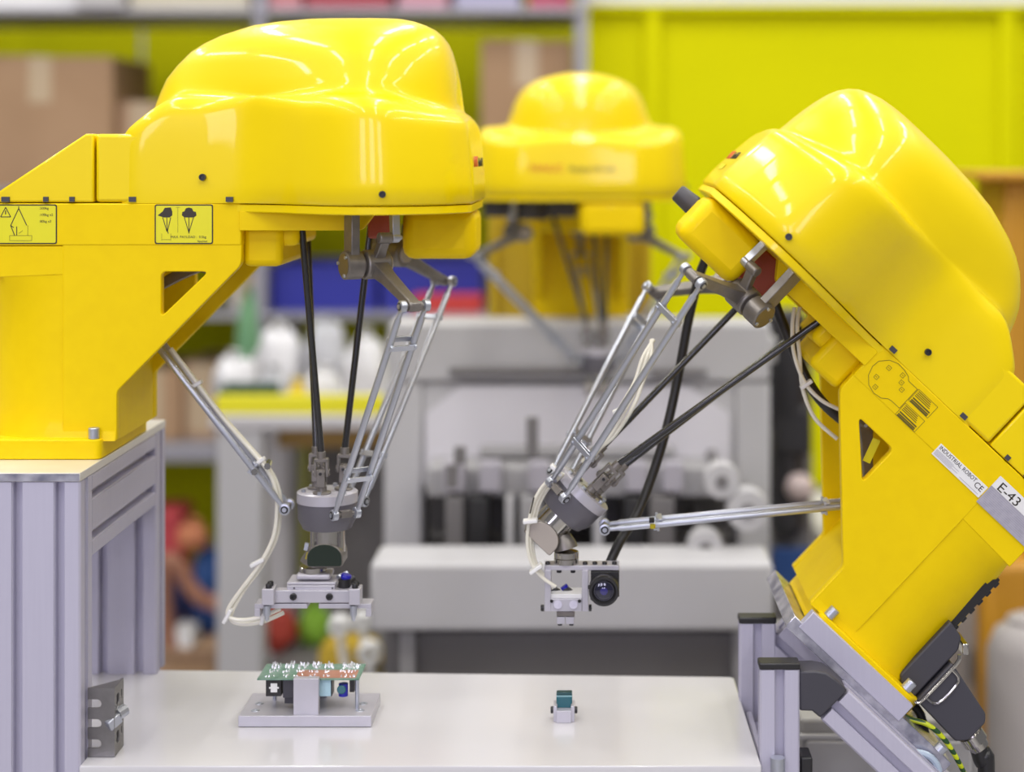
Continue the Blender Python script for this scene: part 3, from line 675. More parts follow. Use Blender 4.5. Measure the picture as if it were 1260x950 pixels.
# ================================================================ WORK TABLE
def Zp(p, z=0.0): return (p[0], p[1])
def ground(px, py, z=0.0):               # point on the horizontal plane z seen at a pixel
    Y = (EYE - z) * F_PX / (py - CY); return V((px - CX) / F_PX * Y, Y, z)
br = ground(903, 834); fr = ground(938, 946); bk = br.y
tb = thing('work_table', 'glossy white laminate work table between the two yellow robots', 'table', (0, 1.78, FLOOR_Z))
poly = [(-0.86, 1.69), (-0.4885, 1.69), (-0.4885, 1.638), (fr.x, 1.638), (br.x, bk), (br.x-0.004, bk+0.004), (-0.86, bk+0.045)]
shape('table_top', fillet(poly, [0,0,0,0.002,0.004,0.002,0]), [], 0.012, 0.0012, TABLE, tb, Matrix.Translation((0,0,-0.0122)))
for x in (-0.80, 0.12):
    for y in (1.70, 1.90):
        mk('leg', extrusion(MB(), (x,y,FLOOR_Z), (x,y,-0.0245), (1,0,0), 0.04, 0.04), ALU, tb)
for y in (1.70, 1.90): mk('rail', extrusion(MB(), (-0.78,y,-0.06), (0.10,y,-0.06), (0,1,0), 0.04, 0.04), ALU, tb)

# ================================================================ LEFT STAND
ls = thing('robot_stand', 'slotted aluminium profile stand carrying the upright robot', 'stand', (-0.64, 1.80, 0))
YF0, YF1, SX1 = 1.640, 1.966, -0.4885
mk('top_plate', MB().box((-0.86, YF0, 0.2685), (SX1, YF1, 0.2768)), PLATE, ls, bevel=0.0006)
mk('plate_edge', MB().box((-0.86, YF0-0.0006, 0.2690), (SX1-0.0006, YF0, 0.2763)), MILL, ls)
for x in (SX1-0.04, -0.82):
    for y, zb_ in ((YF0+0.0205, FLOOR_Z), (YF1-0.0205, 0.0)):
        mk('post', extrusion(MB(), (x,y,zb_), (x,y,0.268), (1,0,0), 0.08, 0.04), ALU, ls)
for x in (SX1-0.0205, -0.84):
    mk('side_beam', extrusion(MB(), (x,YF0+0.0415,0.228), (x,YF1-0.0415,0.228), (0,0,1), 0.08, 0.04), ALU, ls)

# ================================================================ SLOPING FRAME UNDER ROBOT B
rf = thing('sloping_stand', 'aluminium profile frame with sloping steel plate under the tilted robot', 'stand', (0.25, 1.78, -0.2))
NP0, NP1 = 1.662, 1.702
def post(px0, px1, ptop, Yn, cap=True):
    a = P(px0, ptop, Yn); b = P(px1, ptop, Yn); w = b.x - a.x; cx = (a.x+b.x)/2
    mk('post', extrusion(MB(), (cx, Yn+0.01, FLOOR_Z), (cx, Yn+0.01, a.z-0.0068), (1,0,0), w, 0.02), ALU, rf)
    mk('end_cap', MB().box((a.x-0.0006, Yn-0.0006, a.z-0.0066), (b.x+0.0006, Yn+0.0206, a.z)), BLACK, rf, bevel=0.0015)
post(935, 984, 816, 1.662); post(910, 955, 760, 1.832)
pg = [(984,826),(1004,825.5),(1017,828),(1030,837),(1043,850.5),(1009.5,884),(999.5,875.5),(984,875)]
pg = [P(x, y, 1.664) for x, y in pg]
mk('hinge_cover', MB().prism([(p.x, p.z) for p in pg], 1.664, 1.700, lambda x, z, y: (x, y, z)), DGREY, rf, bevel=0.002)
Fw = V(-math.cos(tA), 0, math.sin(tA)); Uw = V(math.sin(tA), 0, math.cos(tA))
d0 = (P(1043,850.5,1.664) + P(1009.5,884,1.664))/2; d0.y = 1.684
mk('sloping_profile', extrusion(MB(), d0 + Fw*-0.002, d0 - Fw*0.34, Uw, 0.0385, 0.0385), ALU, rf)
d1 = P(970,800,1.84); d1.y = 1.852
mk('sloping_profile', extrusion(MB(), d1 + Fw*0.02, d1 - Fw*0.42, Uw, 0.0385, 0.0385), ALU, rf)
c = d0 - Fw*0.22
mk('cross_profile', extrusion(MB(), V(c.x-0.02,1.705,c.z-0.02), V(c.x-0.02,1.832,c.z-0.02), Uw, 0.038, 0.038), ALU, rf)
mk('rear_post', extrusion(MB(), (0.47,1.684,FLOOR_Z), (0.47,1.684,(d0 - Fw*0.30).z-0.03), (1,0,0), 0.04, 0.04), ALU, rf)
mk('rear_post', extrusion(MB(), (0.47,1.852,FLOOR_Z), (0.47,1.852,(d0 - Fw*0.30).z-0.03), (1,0,0), 0.04, 0.04), ALU, rf)
def Bbox(lo, hi):
    mb = MB().box(lo, hi); mb.v = [Bm(*p) for p in mb.v]; return mb
mk('mounting_plate', Bbox((-392,-93,-267.5), (-180,96,-253.5)), MILL, rf, bevel=0.0008)
mk('clamp_bar', Bbox((-325,84.5,-259), (-190,98,-238)), ALU, rf, bevel=0.0008)
lb = MB(); q = Bm(-372,100,-283); lb.torus(q, V(0.1,1,0.1), 0.021, 0.0035, 28, 8); mk('lifting_ring', lb, mat('pale_blue_coating', (0.42,0.50,0.60), 0.4), rf)
mk('lock_screw', MB().cyl(P(957,950,1.655), P(957,932,1.655), 0.007, n=12), STEEL, rf)
mk('clamp_block', MB().pbox(985,932,1000,975,1.67,1.70), BLACK, rf, bevel=0.002)
for y in (1.70, 1.81): mk('table_bolt', MB().cyl(Bm(-372, (1.80-y)*1000, -253), Bm(-372, (1.80-y)*1000, -246), 0.006, n=12), STEEL, rf)
tr = MB(); t0 = ground(912,872); mk('side_rail', extrusion(MB(), (br.x+0.017, 1.706, -0.03), (br.x+0.017, 1.828, -0.03), (0,0,1), 0.04, 0.022), ALU, rf)
# grey cabinet under the sloping frame
cbn = thing('control_cabinet', 'grey control cabinet under the sloping robot frame', 'cabinet', (0.31, 2.1, FLOOR_Z))
mk('body', MB().pbox(984,885,1205,1900,1.98,2.4), mat('warm_grey_panel', (0.30,0.29,0.28), 0.5), cbn, bevel=0.004)
mk('door', MB().pbox(992,912,1196,1500,1.97,1.979), mat('grey_panel_door', (0.36,0.35,0.35), 0.5), cbn, bevel=0.003)
mk('trim_strip', MB().pbox(984,905,1205,910,1.972,1.979), mat('grey_panel_trim', (0.42,0.41,0.41), 0.5), cbn)

# ================================================================ THINGS ON THE TABLE
fx = thing('board_fixture', 'grey aluminium block with central upright under the circuit board', 'fixture', (-0.294, 1.785, 0))
y0 = 1.748; x0 = (293-CX)/F_PX*y0; x1 = (457-CX)/F_PX*y0
bs = mk('base_block', MB().box((x0,y0,0.0003), (x1,1.822,0.0115)), ALUG, fx, bevel=0.0006)
for xx in (0.014, 0.121):
    for yy in (1.765, 1.787): mk('screw', MB().lathe(V(x0+xx, yy, 0.0115), V(0,0,1), [(0,0.0045),(0.0006,0.0042),(0.0006,0.0022),(0.0002,0.002)], 14), STEEL, bs)
xa, xb = (361-CX)/F_PX*1.752, (392-CX)/F_PX*1.752
mk('upright', MB().box((xa,1.7515,0.0112), (xb,1.760,0.048)), ALUG, fx, bevel=0.0005)
mk('upright', MB().box((xa,1.806,0.0112), (xb,1.814,0.0425)), ALUG, fx, bevel=0.0005)
mk('locating_peg', MB().cyl(((440-CX)/F_PX*1.775,1.772,0.0112), ((440-CX)/F_PX*1.775,1.772,0.0435), 0.0022, n=12), STEEL, fx)
mk('locating_peg', MB().cyl(((338-CX)/F_PX*1.80,1.80,0.0112), ((338-CX)/F_PX*1.80,1.80,0.0435), 0.0022, n=12), STEEL, fx)
pc = thing('circuit_board', 'green circuit board with solder joints up and components hanging below', 'circuit board', (-0.292, 1.785, 0.0436))
bx0, bx1 = (315-CX)/F_PX*1.755, (441-CX)/F_PX*1.755
mk('board', MB().box((bx0,1.7605,0.0436), (bx1,1.812,0.0452)), PCB, pc, bevel=0.0002)
mk('copper_area', MB().box((bx0+0.038,1.763,0.0452), (bx1-0.004,1.790,0.04535)), COPPER, pc)
sj = MB()
for i, cx_ in enumerate((0.012,0.026,0.040,0.054,0.068,0.085,0.094)):
    for (yy, n_) in ((1.808, 9), (1.799, 9), (1.785, 6), (1.770, 5)):
        for k in range(n_):
            x = bx0 + cx_ + random.uniform(-0.0045, 0.0045); y = yy + random.uniform(-0.004, 0.003)
            h = random.uniform(0.0015, 0.0042) * (1.0 if yy > 1.79 else 0.6)
            sj.lathe(V(x, y, 0.0452), V(random.uniform(-.3,.3), random.uniform(-.2,.2), 1), [(0,0.0010),(h*0.5,0.0006),(h,0.00025)], 5)
tag(mk('solder_joints', sj, mat('bright_solder', (0.85,0.84,0.84), 0.25, 0.6), pc), kind='stuff')
def comp(name, px0, py0, px1, py1, yn, yf, m, bv=0.0005):
    a, b = P(px0,py0,yn), P(px1,py1,yn); return mk(name, MB().box((a.x,yn,b.z), (b.x,yf,0.0437)), m, pc, bevel=bv)
r1 = comp('relay', 327,841,346,857,1.764,1.783,BLACK); mk('relay_mark', MB().pbox(333,841,341,852,1.7632,1.7636), WHITE, r1); mk('relay_mark', MB().pbox(331,845.5,343,847.5,1.7630,1.7635), WHITE, r1)
comp('transformer', 348,841,361,859,1.764,1.790,DGREY); comp('transformer', 350,855,364,866,1.768,1.790,DGREY)
comp('capacitor_block', 391,841,407,857,1.764,1.782,LBLUE); comp('capacitor_block', 405.5,841,408.5,857,1.766,1.782,BLACK)
mk('capacitor', MB().cyl(P(422.5,841,1.770), P(422.5,856,1.770), 0.0048, n=16), BLUE, pc)
mk('varistor', MB().lathe(P(420,849,1.764), V(0,1,0), [(0,0.004),(0.0005,0.0046),(0.002,0.0046)], 16), TEAL, pc)
comp('resistor', 430,841,436,852,1.772,1.778,BLACK)
sm = thing('part_nest', 'small grey nest block with black side screws holding the teal part', 'fixture', (-0.033, 1.765, 0))
mk('block', MB().pbox(684.5,875,703,890,1.761,1.772), ALUG, sm, bevel=0.0005)
for xa_, xb_ in ((681,685.5), (702.5,707)): mk('cheek', MB().pbox(xa_,869,xb_,888.5,1.765,1.785), ALUG, sm, bevel=0.0005)
mk('foot', MB().box((P(682,888,1.766).x,1.766,0.0002), (P(706,888,1.766).x,1.786,0.004)), ALUG, sm)
hexbolt(sm, P(680.8,873.5,1.772), (-1,0,0), 0.0036, 0.0028); hexbolt(sm, P(707.2,873.5,1.772), (1,0,0), 0.0036, 0.0028)
te = thing('connector_part', 'small glossy teal plastic part in the nest block', 'connector', (-0.033, 1.775, 0.012))
mk('housing', MB().pbox(684.6,857,704,875,1.7725,1.784), TEAL, te, bevel=0.0012)
mk('cap', MB().pbox(684.6,852.5,704,857.5,1.7745,1.784), mat('dark_teal', (0.004,0.05,0.06), 0.25), te, bevel=0.001)
mk('band', MB().pbox(684.8,856.4,703.8,857.6,1.7722,1.774), mat('pale_teal', (0.25,0.45,0.5), 0.3), te)
# slotted angle bracket beside the stand
ab = thing('angle_bracket', 'slotted galvanised angle bracket standing on the table beside the stand post', 'bracket', (-0.472, 1.675, 0))
gx0 = -0.4875; gx1 = (141-CX)/F_PX*1.661; H = 0.0665
front = [(gx0,0.0004),(gx1,0.0004),(gx1,H),(gx0,H)]
for zc in (0.0515, 0.0325, 0.013):
    front += [(gx0, zc+0.0042), (gx0+0.009, zc+0.0042)] + [(gx0+0.009+0.0042*math.sin(R(a)), zc+0.0042*math.cos(R(a))) for a in range(20,180,20)] + [(gx0+0.009, zc-0.0042), (gx0, zc-0.0042)]
shape('front_plate', front, [], 0.0014, 0, SLOTB, ab, Matrix.Translation((0,1.6624,0)) @ Rxz)
s2 = [fillet([(1.668,zc-0.006),(1.678,zc-0.006),(1.678,zc+0.006),(1.668,zc+0.006)], 0.004) for zc in (0.016, 0.052)] + [fillet([(1.684,zc-0.004),(1.688,zc-0.004),(1.688,zc+0.004),(1.684,zc+0.004)], 0.0018) for zc in (0.018, 0.054)]
Tyz = Matrix(((0,0,1,0),(1,0,0,0),(0,1,0,0),(0,0,0,1)))
shape('side_plate', [(1.6612,0.0004),(1.6935,0.0004),(1.6935,H),(1.6612,H)], s2, 0.0014, 0.0003, SLOTB, ab, Matrix.Translation((gx1-0.0015,0,0)) @ Tyz)
shape('gusset', [(gx0,1.664),(gx1-0.003,1.664),(gx1-0.003,1.690)], [], 0.0012, 0.0003, SLOTB, ab, Matrix.Translation((0,0,H-0.0016)))
mk('clip_screw', MB().bar((gx1-0.006,1.6595,0.030), (gx1+0.002,1.670,0.036), 0.010, 0.007, (0,0,1)), STEEL, ab, bevel=0.001)
mk('clip_screw', MB().cyl((gx1-0.001,1.672,0.037), (gx1+0.004,1.682,0.039), 0.006, n=10), STEEL, ab)

# ================================================================ GREY MACHINE BEHIND
PG = mat('pale_grey_machine', (0.46,0.45,0.46), 0.5, 0, 0, (0.50,0.49,0.50), 3)
PG2 = mat('mid_grey_machine', (0.34,0.33,0.335), 0.5)
PG3 = mat('dark_grey_machine', (0.16,0.15,0.15), 0.55)
WIN = mat('pale_screen', (0.66,0.64,0.68), 0.35, 0, 0.1)
mc = thing('assembly_machine', 'large pale grey assembly machine with wide pale window under the forward-facing robot', 'machine', (-0.05, 2.9, FLOOR_Z))
mk('top_beam', MB().pbox(478,398,948,470,2.84,2.965), PG, mc, bevel=0.006)
mk('top_deck', MB().box((-0.36,2.966,0.22), (0.31,3.30,0.2615)), PG, mc, bevel=0.004)
mk('rear_panel', MB().pbox(500,470,900,700,3.05,3.07), PG3, mc)
for a, b in ((472,520), (905,948)): mk('upright', MB().pbox(a,470.4,b,700,2.845,2.98), PG, mc, bevel=0.006)
pg = [(524,594),(524,510),(566,475),(846,475),(898,510),(898,594)]
pg = [P(x, y, 2.835) for x, y in pg]
mk('window_panel', MB().prism([(p.x, p.z) for p in pg], 2.835, 2.85, lambda x, z, y: (x, y, z)), WIN, mc)
pg2 = [P(x, y, 2.85) for x, y in [(521,600),(521,471),(904,471),(904,600)]]
shape('window_frame', [(p.x, p.z) for p in pg2], [[(p.x*0.985-0.001, p.z) for p in pg]], 0.009, 0.002, PG, mc, Matrix.Translation((0,2.86,0)) @ Rxz)
mk('slot_rail', MB().pbox(552,453,745,462,2.82,2.8395), PG3, mc, bevel=0.002); mk('slot_rail', MB().pbox(800,455,870,462,2.82,2.8395), PG3, mc, bevel=0.002)
mk('cross_rail', MB().pbox(590,552,830,563,2.80,2.84), PG2, mc, bevel=0.003)
mk('work_head', MB().pbox(525,575,880,612,2.74,2.855), PG2, mc, bevel=0.004)
for x in (545, 590, 650, 710, 770, 815): mk('actuator', MB().pbox(x,570,x+26,606,2.70,2.739), mat('lilac_grey', (0.36,0.34,0.38), 0.4), mc, bevel=0.003)
for x, w, m in ((548,22,PG3),(575,26,BLACK),(622,10,PG),(640,26,PG2),(668,30,BLACK),(768,24,BLACK),(800,30,PG3),(730,12,PG)):
    mk('tooling_post', MB().pbox(x,612,x+w,708,2.70,2.78), m, mc, bevel=0.003)
for x, y, r in ((888,592,22),(920,628,26),(868,674,22)):
    c_ = P(x,y,2.60); rr_ = r/F_PX*2.6
    rl = mk('reel', MB().lathe(c_, V(0,-1,0), [(-0.03,rr_),(0,rr_),(0.004,rr_*0.95)], 28), PG, mc)
    mk('reel_axle', MB().cyl(c_ + V(0,0.03,0), c_ + V(0,0.28,0), 0.008, n=10), PG3, rl)
    mk('reel_hub', MB().lathe(c_ + V(0,-0.004,0), V(0,-1,0), [(0,rr_*0.35),(0.006,rr_*0.32)], 20), PG3, rl)
mk('table_slab', MB().pbox(455,693,952,778,2.50,2.62), PG, mc, bevel=0.008)
mk('bed', MB().box((P(462,690,2.52).x,2.621,-0.30), (P(945,690,2.52).x,3.06,-0.085)), PG3, mc, bevel=0.004)
mk('base_cabinet', MB().pbox(490,778,915,1600,2.56,3.04), PG3, mc, bevel=0.004)
for x in (492, 902): mk('foot_post', MB().pbox(x,778,x+18,1700,2.54,2.56), PG2, mc)
for x, y in ((845,716),(890,716)): mk('knob', MB().lathe(P(x,y-3,2.56), V(0,-0.3,1), [(0,0.012),(0.014,0.014),(0.018,0.010)], 16), WHITE, mc)
for x, y, h in ((556,600,28),(566,570,20),(655,560,46)): mk('cylinder', MB().cyl(P(x,y,2.60), P(x,y-h,2.60), 0.009, n=12), PG3, mc)
YEL_SH = mat('shaded_yellow_panel', (0.40,0.28,0.0), 0.5, 0, 0, (0.43,0.30,0.0), 3)  # yellow panel; the shade under the robot is put into its colour
yb = thing('robot_back_panel', 'upright shaded yellow mounting panel behind the forward-facing robot', 'panel', (-0.04, 3.16, 0.262))
mk('panel', MB().box((P(600,0,3.13).x,3.16,0.262), (P(800,0,3.13).x,3.18,0.47)), YEL_SH, yb, bevel=0.003)
for x in (600, 790): mk('panel_rib', MB().box((P(x,0,3.13).x,3.145,0.262), (P(x+12,0,3.13).x,3.16,0.47)), YEL_SH, yb, bevel=0.002)

# ================================================================ LIME PARTITION AND RACK
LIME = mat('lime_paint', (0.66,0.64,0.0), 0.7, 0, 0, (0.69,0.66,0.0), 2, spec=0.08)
lp = thing('lime_partition', 'bright lime green framed panel partition behind the robots', 'partition', (1.0, 4.62, FLOOR_Z))
def lbox(x0_, y0_, x1_, y1_, yn, yf, nm='panel'): return mk(nm, MB().pbox(x0_,y0_,x1_,y1_,yn,yf), LIME, lp, bevel=0.006)
for a, b in ((729,794), (813,1232), (1250,1500), (1519,1900)): lbox(a, 16, b, 600, 4.63, 4.65)
for a, b in ((722,729), (794,813), (1232,1250), (1500,1519)): lbox(a, 6, b, 620, 4.60, 4.66, 'stile')
lbox(722, 6, 1900, 15, 4.595, 4.66, 'top_rail')
mk('white_cap', MB().pbox(722,-14,1900,4.5,4.60,4.66), WHITE, lp)
mk('lower_panel', MB().pbox(722,620,1900,1210,4.62,4.66), mat('partition_grey', (0.40,0.39,0.39), 0.6), lp)
GALV = mat('galvanised_rack', (0.33,0.32,0.35), 0.45, 0.4)
LIME_SH = mat('lime_paint_shaded', (0.34,0.34,0.0), 0.7, 0, 0, (0.40,0.39,0.0), 2, spec=0.08)  # lime paint again, darkened to carry the shade behind the rack
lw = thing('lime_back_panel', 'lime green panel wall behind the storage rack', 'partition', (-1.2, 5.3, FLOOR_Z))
for k in range(4): mk('panel', MB().box((-2.9+k*0.76,5.28,FLOOR_Z+0.02), (-2.9+k*0.76+0.745,5.31,1.4)), LIME_SH, lw, bevel=0.006)
rk = thing('storage_rack', 'grey storage rack with long shelves in front of lime panels', 'rack', (-1.0, 4.8, FLOOR_Z))
YR0, YR1 = 4.50, 5.05
def zat(py, Y): return EYE - (py-CY)/F_PX*Y
for px in (708, 312, -120):
    for y in (YR0, YR1-0.05): mk('upright', MB().box((P(px,0,4.5).x,y,FLOOR_Z), (P(px+15,0,4.5).x,y+0.05,1.15)), GALV, rk, bevel=0.003)
for py, th in ((10,8), (232,9), (386,7), (546,22)):
    xa_, xb_ = P(-330,0,4.5).x, P(722,0,4.5).x
    if py == 546: xb_ = P(268,0,4.5).x
    mk('shelf', MB().box((xa_,YR0-0.01,zat(py+th,4.5)), (xb_,YR1,zat(py,4.5))), GALV, rk, bevel=0.003)
CARD = mat('cardboard', (0.36,0.22,0.12), 0.8, 0, 0, (0.40,0.25,0.14), 6)
CARD2 = mat('cardboard_pale', (0.44,0.28,0.17), 0.8, 0, 0, (0.48,0.31,0.19), 6)
TAPE = mat('packing_tape', (0.50,0.38,0.24), 0.35)
def carton(label, x0_, y0_, x1_, Y, D, shelf_py, m, group='cardboard boxes on the rack'):
    z0_ = zat(shelf_py, 4.5); a = P(x0_,y0_,Y); b = P(x1_,y0_,Y)
    t = thing('cardboard_box', label, 'box', ((a.x+b.x)/2, Y+D/2, z0_), group)
    mk('carton', MB().box((a.x,Y,z0_+0.0005), (b.x,Y+D,a.z)), m, t, bevel=0.004)
    mk('tape', MB().box(((a.x+b.x)/2-0.03,Y-0.001,a.z-0.12 if a.z-z0_ > 0.2 else z0_+0.02), ((a.x+b.x)/2+0.03,Y+D,a.z+0.001)), TAPE, t)
    f1 = MB().box((a.x+0.002,Y+0.003,a.z+0.0012), ((a.x+b.x)/2-0.002,Y+D-0.003,a.z+0.004)); mk('flap', f1, m, t)
    return t
carton('large brown cardboard box at the end of the middle rack shelf', -40, 70, 138, 4.56, 0.40, 232, CARD)
carton('small brown cardboard box beside the large one on the rack', 146, 126, 200, 4.62, 0.3, 232, CARD2)
carton('tall brown cardboard box on the rack behind the forward-facing robot', 592, 50, 704, 4.56, 0.35, 232, CARD)
carton('cardboard box standing on the low rack shelf behind the stand', 150, 456, 222, 4.55, 0.35, 546, CARD)
carton('pale cardboard box next to the workbench post on the low rack shelf', 226, 448, 266, 4.58, 0.3, 546, CARD2)
carton('white-topped cardboard box beside the blue bins', 284, 335, 328, 4.6, 0.25, 386, mat('carton_white', (0.62,0.58,0.56), 0.7))
BIN = mat('blue_bin', (0.02,0.025,0.30), 0.4)
def bin_(label, x0_, y0_, x1_, Y, D, shelf_py, m, z0_=None, group=None, cat='bin'):
    z0_ = zat(shelf_py, 4.5) if z0_ is None else z0_
    a = P(x0_,y0_,Y); b = P(x1_,y0_,Y); t = thing('storage_bin', label, cat, ((a.x+b.x)/2, Y+D/2, z0_), group)
    th = 0.008; h = a.z
    sh = MB(); sh.box((a.x,Y,z0_+0.0005),(b.x,Y+D,z0_+th)); sh.box((a.x,Y,z0_+th),(b.x,Y+th,h)); sh.box((a.x,Y+D-th,z0_+th),(b.x,Y+D,h)); sh.box((a.x,Y+th,z0_+th),(a.x+th,Y+D-th,h)); sh.box((b.x-th,Y+th,z0_+th),(b.x,Y+D-th,h))
    mk('tub', sh, m, t)
    for ya in (Y-0.006, Y+D): mk('rim', MB().box((a.x-0.002,ya,h-0.02),(b.x+0.002,ya+0.006,h)), m, t, bevel=0.002)
    return t
bin_('wide blue plastic bin on the rack beside the white-topped box', 334, 326, 462, 4.58, 0.35, 386, BIN, group='blue bins on the rack')
bin_('wide blue plastic bin on the rack next to the red tray', 470, 322, 592, 4.58, 0.35, 386, BIN, group='blue bins on the rack')
bin_('shallow red tray in front of a blue bin on the rack', 508, 364, 592, 4.50, 0.07, 386, mat('red_tray', (0.62,0.05,0.04), 0.45), cat='tray')
# things on the top shelf
zt = zat(10, 4.5)
for (x0_, x1_, h, nm, lab_, m) in ((-30,95,0.10,'storage_box','white storage box at the end of the top rack shelf',WHITE), (100,155,0.13,'storage_box','pale storage box sticking out over the top rack shelf',mat('box_pale', (0.55,0.53,0.52), 0.6)),
        (160,306,0.09,'storage_box','cream storage box on the top rack shelf',mat('box_cream', (0.60,0.55,0.42), 0.6)), (331,370,0.12,'storage_box','pink storage box on the top rack shelf',mat('box_pink', (0.55,0.22,0.24), 0.6)),
        (376,480,0.10,'storage_box','dark red storage box on the top rack shelf',mat('box_red', (0.38,0.06,0.08), 0.6)), (490,550,0.10,'storage_box','rose storage box on the top rack shelf',mat('box_rose', (0.55,0.28,0.34), 0.6)),
        (560,640,0.10,'storage_box','lilac storage box on the top rack shelf',mat('box_lilac', (0.42,0.40,0.55), 0.6)), (650,702,0.10,'storage_box','crimson storage box on the top rack shelf',mat('box_crimson', (0.45,0.08,0.14), 0.6))):
    a, b = P(x0_,0,4.52), P(x1_,0,4.52); Yn = 4.52 if 'sticking' not in lab_ else 4.47
    t = thing(nm, lab_, 'box', ((a.x+b.x)/2, Yn+0.15, zt), 'boxes on the top rack shelf')
    mk('box_body', MB().box((a.x,Yn,zt+0.0005), (b.x,Yn+0.3,zt+h)), m, t, bevel=0.004)
    mk('box_lid', MB().box((a.x-0.003,Yn-0.003,zt+h), (b.x+0.003,Yn+0.303,zt+h+0.02)), m, t, bevel=0.003)

# ================================================================ WORKBENCH BEHIND THE UPRIGHT ROBOT
bench = thing('workbench', 'grey workbench with yellow back ledge behind the upright robot', 'workbench', (-0.62, 3.9, FLOOR_Z))
YB = 3.70; zb0 = zat(512, YB)
BT = mat('bench_top', (0.50,0.48,0.49), 0.5)
mk('bench_top', MB().box((P(258,0,YB).x,YB,zb0-0.03), (P(510,0,YB).x,YB+0.65,zb0)), BT, bench, bevel=0.004)
mk('yellow_ledge', MB().box((P(262,0,YB).x,YB+0.02,zb0), (P(505,0,YB).x,YB+0.05,zb0+0.040)), mat('ledge_yellow', (0.72,0.66,0.01), 0.4), bench, bevel=0.003)
for a, b in ((266,322), (478,508)):
    mk('leg', MB().box((P(a,0,YB).x,YB+0.005,FLOOR_Z), (P(b,0,YB).x,YB+0.07,zb0-0.03)), mat('bench_leg', (0.44,0.43,0.44), 0.5), bench, bevel=0.003)
    mk('leg', MB().box((P(a,0,YB).x,YB+0.55,FLOOR_Z), (P(a,0,YB).x+0.06,YB+0.61,zb0-0.03)), BT, bench, bevel=0.003)
mk('back_board', MB().box((P(322,0,YB).x,YB+0.60,FLOOR_Z), (P(508,0,YB).x,YB+0.63,zb0-0.03)), PG3, bench)
mk('drawer', MB().box((P(330,0,YB).x,YB+0.1,zb0-0.085), (P(470,0,YB).x,YB+0.5,zb0-0.031)), mat('ochre_drawer', (0.38,0.22,0.04), 0.5), bench, bevel=0.004)
mk('lower_shelf', MB().box((P(322,0,YB).x,YB+0.05,zat(826,YB)-0.02), (P(478,0,YB).x,YB+0.58,zat(826,YB))), PG3, bench)
def blob(name, label, cat, px, py, rx, ry, Y, m, z_on=None, group=None, seed=0, squash=1.0, knot=None):
    """a crumpled bag: noisy ellipsoid with a flattened base and a gathered neck"""
    c_ = P(px, py, Y); rx = rx/F_PX*Y; ry = ry/F_PX*Y; rn = random.Random(seed)
    ph = [rn.uniform(0, 6.28) for _ in range(6)]; rings = []
    for k in range(1, 12):
        a = math.pi*k/12; ring = []
        for i in range(24):
            t = 2*math.pi*i/24; n_ = 1 + 0.10*math.sin(3*t+ph[0]+2*a) + 0.07*math.sin(5*t+ph[1]-3*a) + 0.05*math.sin(7*a+ph[2]+t)
            z = -math.cos(a)*ry*n_; z = max(z, -ry*0.8)
            ring.append(V(c_.x + rx*math.sin(a)*math.cos(t)*n_, c_.y + rx*squash*math.sin(a)*math.sin(t)*n_, c_.z + z))
        rings.append(ring)
    mb = MB(); mb.loft(rings)
    dz = (z_on - min(v.z for v in mb.v)) if z_on is not None else 0
    mb.v = [v + V(0,0,dz+0.0004) for v in mb.v]
    t = thing(name, label, cat, (c_.x, c_.y, z_on if z_on is not None else c_.z-ry), group)
    mk('bag', mb, m, t, angle=80)
    top = max(v.z for v in mb.v)
    mk('bag_neck', MB().lathe(V(c_.x, c_.y, top-0.006), V(0.2,0,1), [(0,0.012),(0.005,0.007),(0.010,0.014),(0.013,0.016)], 12), m, t, angle=80)
    return t
WB = mat('white_film', (0.66,0.65,0.66), 0.35); WG = mat('grey_film', (0.46,0.46,0.48), 0.35)
for i, (x, rx, ry, y, m, lb_) in enumerate(((288,27,30,0.22,WB,'round white plastic bag at the outer end of the workbench'), (342,29,42,0.40,WB,'tall white plastic bag in the middle of the workbench'), (400,27,46,0.42,WG,'grey plastic bag beside the tall white bag on the workbench'),
        (450,26,42,0.26,WB,'white plastic bag on the workbench next to the grey machine'), (338,20,24,0.15,WG,'small grey bag in front of the round white bag'), (398,22,24,0.15,WB,'small white bag in front of the grey plastic bag'), (496,18,44,0.42,WB,'narrow white bag at the machine end of the workbench'))):
    blob('plastic_bag', lb_, 'bag', x, 450, rx, ry, YB+y, m, zb0, 'plastic bags on the workbench', 10+i, 0.8)
tr = thing('parts_tray', 'dark green shallow parts tray on the workbench edge', 'tray', (P(305,0,3.75).x, 3.80, zb0))
mk('tray_base', MB().box((P(270,0,YB+.06).x,YB+0.06,zb0+0.0005), (P(338,0,YB+.06).x,YB+0.12,zb0+0.006)), mat('tray_green', (0.02,0.07,0.04), 0.5), tr)
mk('tray_wall', MB().box((P(270,0,YB+.06).x,YB+0.055,zb0+0.006), (P(338,0,YB+.06).x,YB+0.06,zb0+0.055)), MATS['tray_green'], tr)
mk('tray_wall', MB().box((P(270,0,YB+.06).x,YB+0.12,zb0+0.006), (P(338,0,YB+.06).x,YB+0.125,zb0+0.055)), MATS['tray_green'], tr)
blob('yellow_pouch', 'small yellow pouch on the workbench between white bags', 'pouch', 366, 462, 12, 18, YB+0.08, mat('pouch_yellow', (0.70,0.50,0.02), 0.5), zb0+0.0, None, 31)
blob('green_pouch', 'green bundle lying behind the white bags on the workbench', 'pouch', 306, 395, 14, 60, YB+0.50, mat('pouch_green', (0.14,0.30,0.15), 0.5), zb0, None, 32)
zls = zat(826, YB)
blob('red_bundle', 'red cloth bundle on the lower shelf of the workbench', 'cloth', 338, 790, 26, 30, YB+0.16, mat('cloth_red', (0.50,0.06,0.04), 0.7), zls, None, 33)
